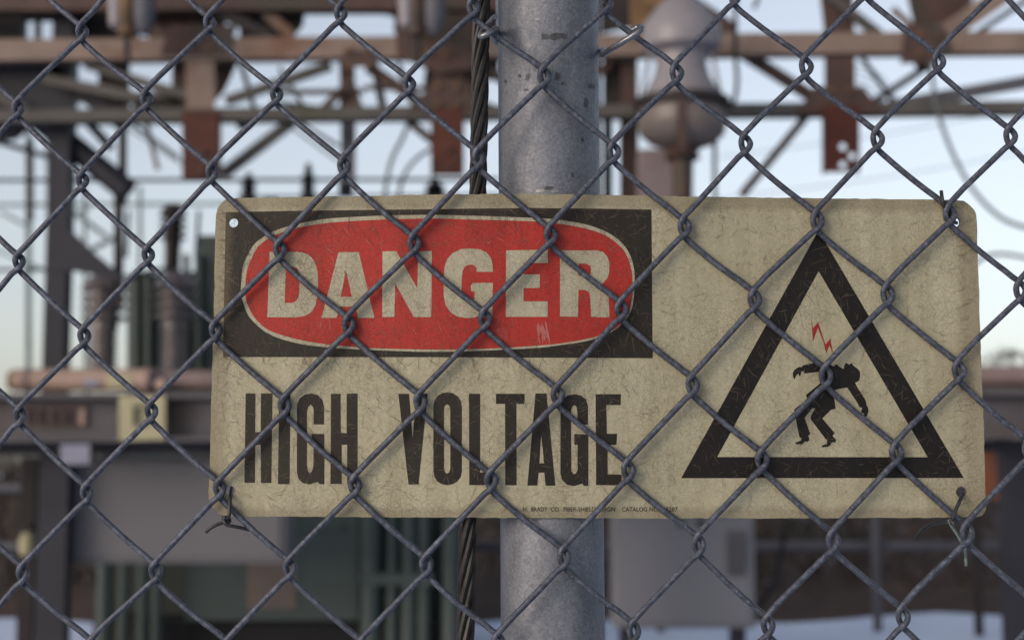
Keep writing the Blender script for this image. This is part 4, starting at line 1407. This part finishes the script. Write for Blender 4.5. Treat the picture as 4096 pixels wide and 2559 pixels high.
strips(2100, 1, (870, 806, 2700, 2058), (10, 52), (0.5, 1.5), 0.00050, M_CRACKLINE, "crazing_fibres")
strips(950, 2, (2620, 806, 3914, 2058), (9, 46), (0.5, 1.4), 0.00050, M_CRACKLINE, "crazing_fibres")
strips(110, 4, (868, 850, 905, 1500), (16, 45), (0.8, 1.8), 0.00050, M_CRACKLINE, "crazing_fibres", (0.15, 0.2))
strips(70, 5, (3780, 900, 3914, 2050), (20, 60), (0.6, 1.5), 0.00050, M_CRACKLINE, "crazing_fibres", (-0.2, 0.25))
strips(230, 6, (900, 845, 2605, 1428), (20, 90), (0.7, 1.6), 0.00052, M_SCRATCH, "scratches", (1.5, 0.5), lambda x, y: not in_oval(x, y))
strips(150, 7, (960, 1560, 2490, 1940), (20, 90), (0.6, 1.4), 0.00052, M_SCRATCH, "scratches", (1.3, 0.7))
strips(140, 8, (2740, 1000, 3840, 1905), (20, 80), (0.6, 1.3), 0.00052, M_SCRATCH, "scratches", (1.2, 0.6), lambda x, y: y > 1830 or abs(abs(x - 3274) - (y - 1000) * 0.57) < 45)
strips(60, 9, (1250, 880, 2480, 1395), (12, 46), (1.0, 3.0), 0.00051, M_SCUFF, "scuffs", (1.3, 0.6), in_oval)
strips(15, 10, (2146, 1280, 2186, 1322), (30, 80), (3, 9), 0.00051, M_SCUFF, "scuffs", (1.45, 0.12))

# ------------------------------------------------------------------ wires that tie the sign to the fence
def wtie(name, paths, r, mat, lb, cat="wire tie"):
    t = thing(name, paths[0][0], lb, cat)
    for p in paths:
        MB().tube(spline(p, 6), r, 8).build("wire", mat, t, smooth=True)
    return t


wtie("wire_tie", [
    [S(926, 1950, 0.007), S(924, 1968, 0.0035), S(921, 1990, -0.0015), S(919, 2030, -0.0042), S(916, 2062, -0.0044), S(908, 2076, -0.002), S(900, 2070, 0.002)],
    [S(824, 2127, -0.003), S(840, 2112, -0.004), S(866, 2098, -0.004), S(892, 2088, -0.003), S(900, 2068, -0.003), S(914, 2070, -0.001), S(918, 2084, -0.002), S(902, 2088, -0.0035)],
    [S(893, 2066, -0.002), S(897, 2084, -0.004), S(908, 2098, -0.004), S(930, 2103, -0.003), S(970, 2111, 0.0), S(1012, 2121, 0.0035)]],
    0.00105, M_DARKWIRE, "twisted black wire through the sign's lower left hole")
wtie("wire_tie", [
    [S(3852, 1962, 0.006), S(3848, 1978, 0.002), S(3838, 2005, -0.0035), S(3822, 2040, -0.0048), S(3810, 2072, -0.004), S(3804, 2082, 0.0)],
    [S(3802, 2078, -0.002), S(3816, 2096, -0.003), S(3798, 2088, 0.004), S(3770, 2086, 0.010), S(3735, 2092, 0.016), S(3700, 2110, 0.022), S(3672, 2138, 0.026), S(3662, 2158, 0.028)]],
    0.0011, M_DARKWIRE, "black wire with a long curled tail through the sign's lower right hole")
wtie("green_tie", [[S(3796, 2076, 0.001), S(3806, 2102, 0.002), S(3826, 2132, 0.002), S(3842, 2160, 0.0022), S(3858, 2185, 0.004), S(3862, 2215, 0.003), S(3864, 2262, 0.002)]], 0.00085, M_GREEN, "faded green wire end dangling below the sign's lower right corner")
wtie("wire_tie", [[S(3765, 766, -0.001), S(3768, 790, -0.0035), S(3774, 820, -0.0035), S(3790, 850, 0.0), S(3812, 884, 0.005), S(3826, 892, 0.008)]], 0.00115, M_DARKWIRE, "short black wire end at the sign's upper right corner")
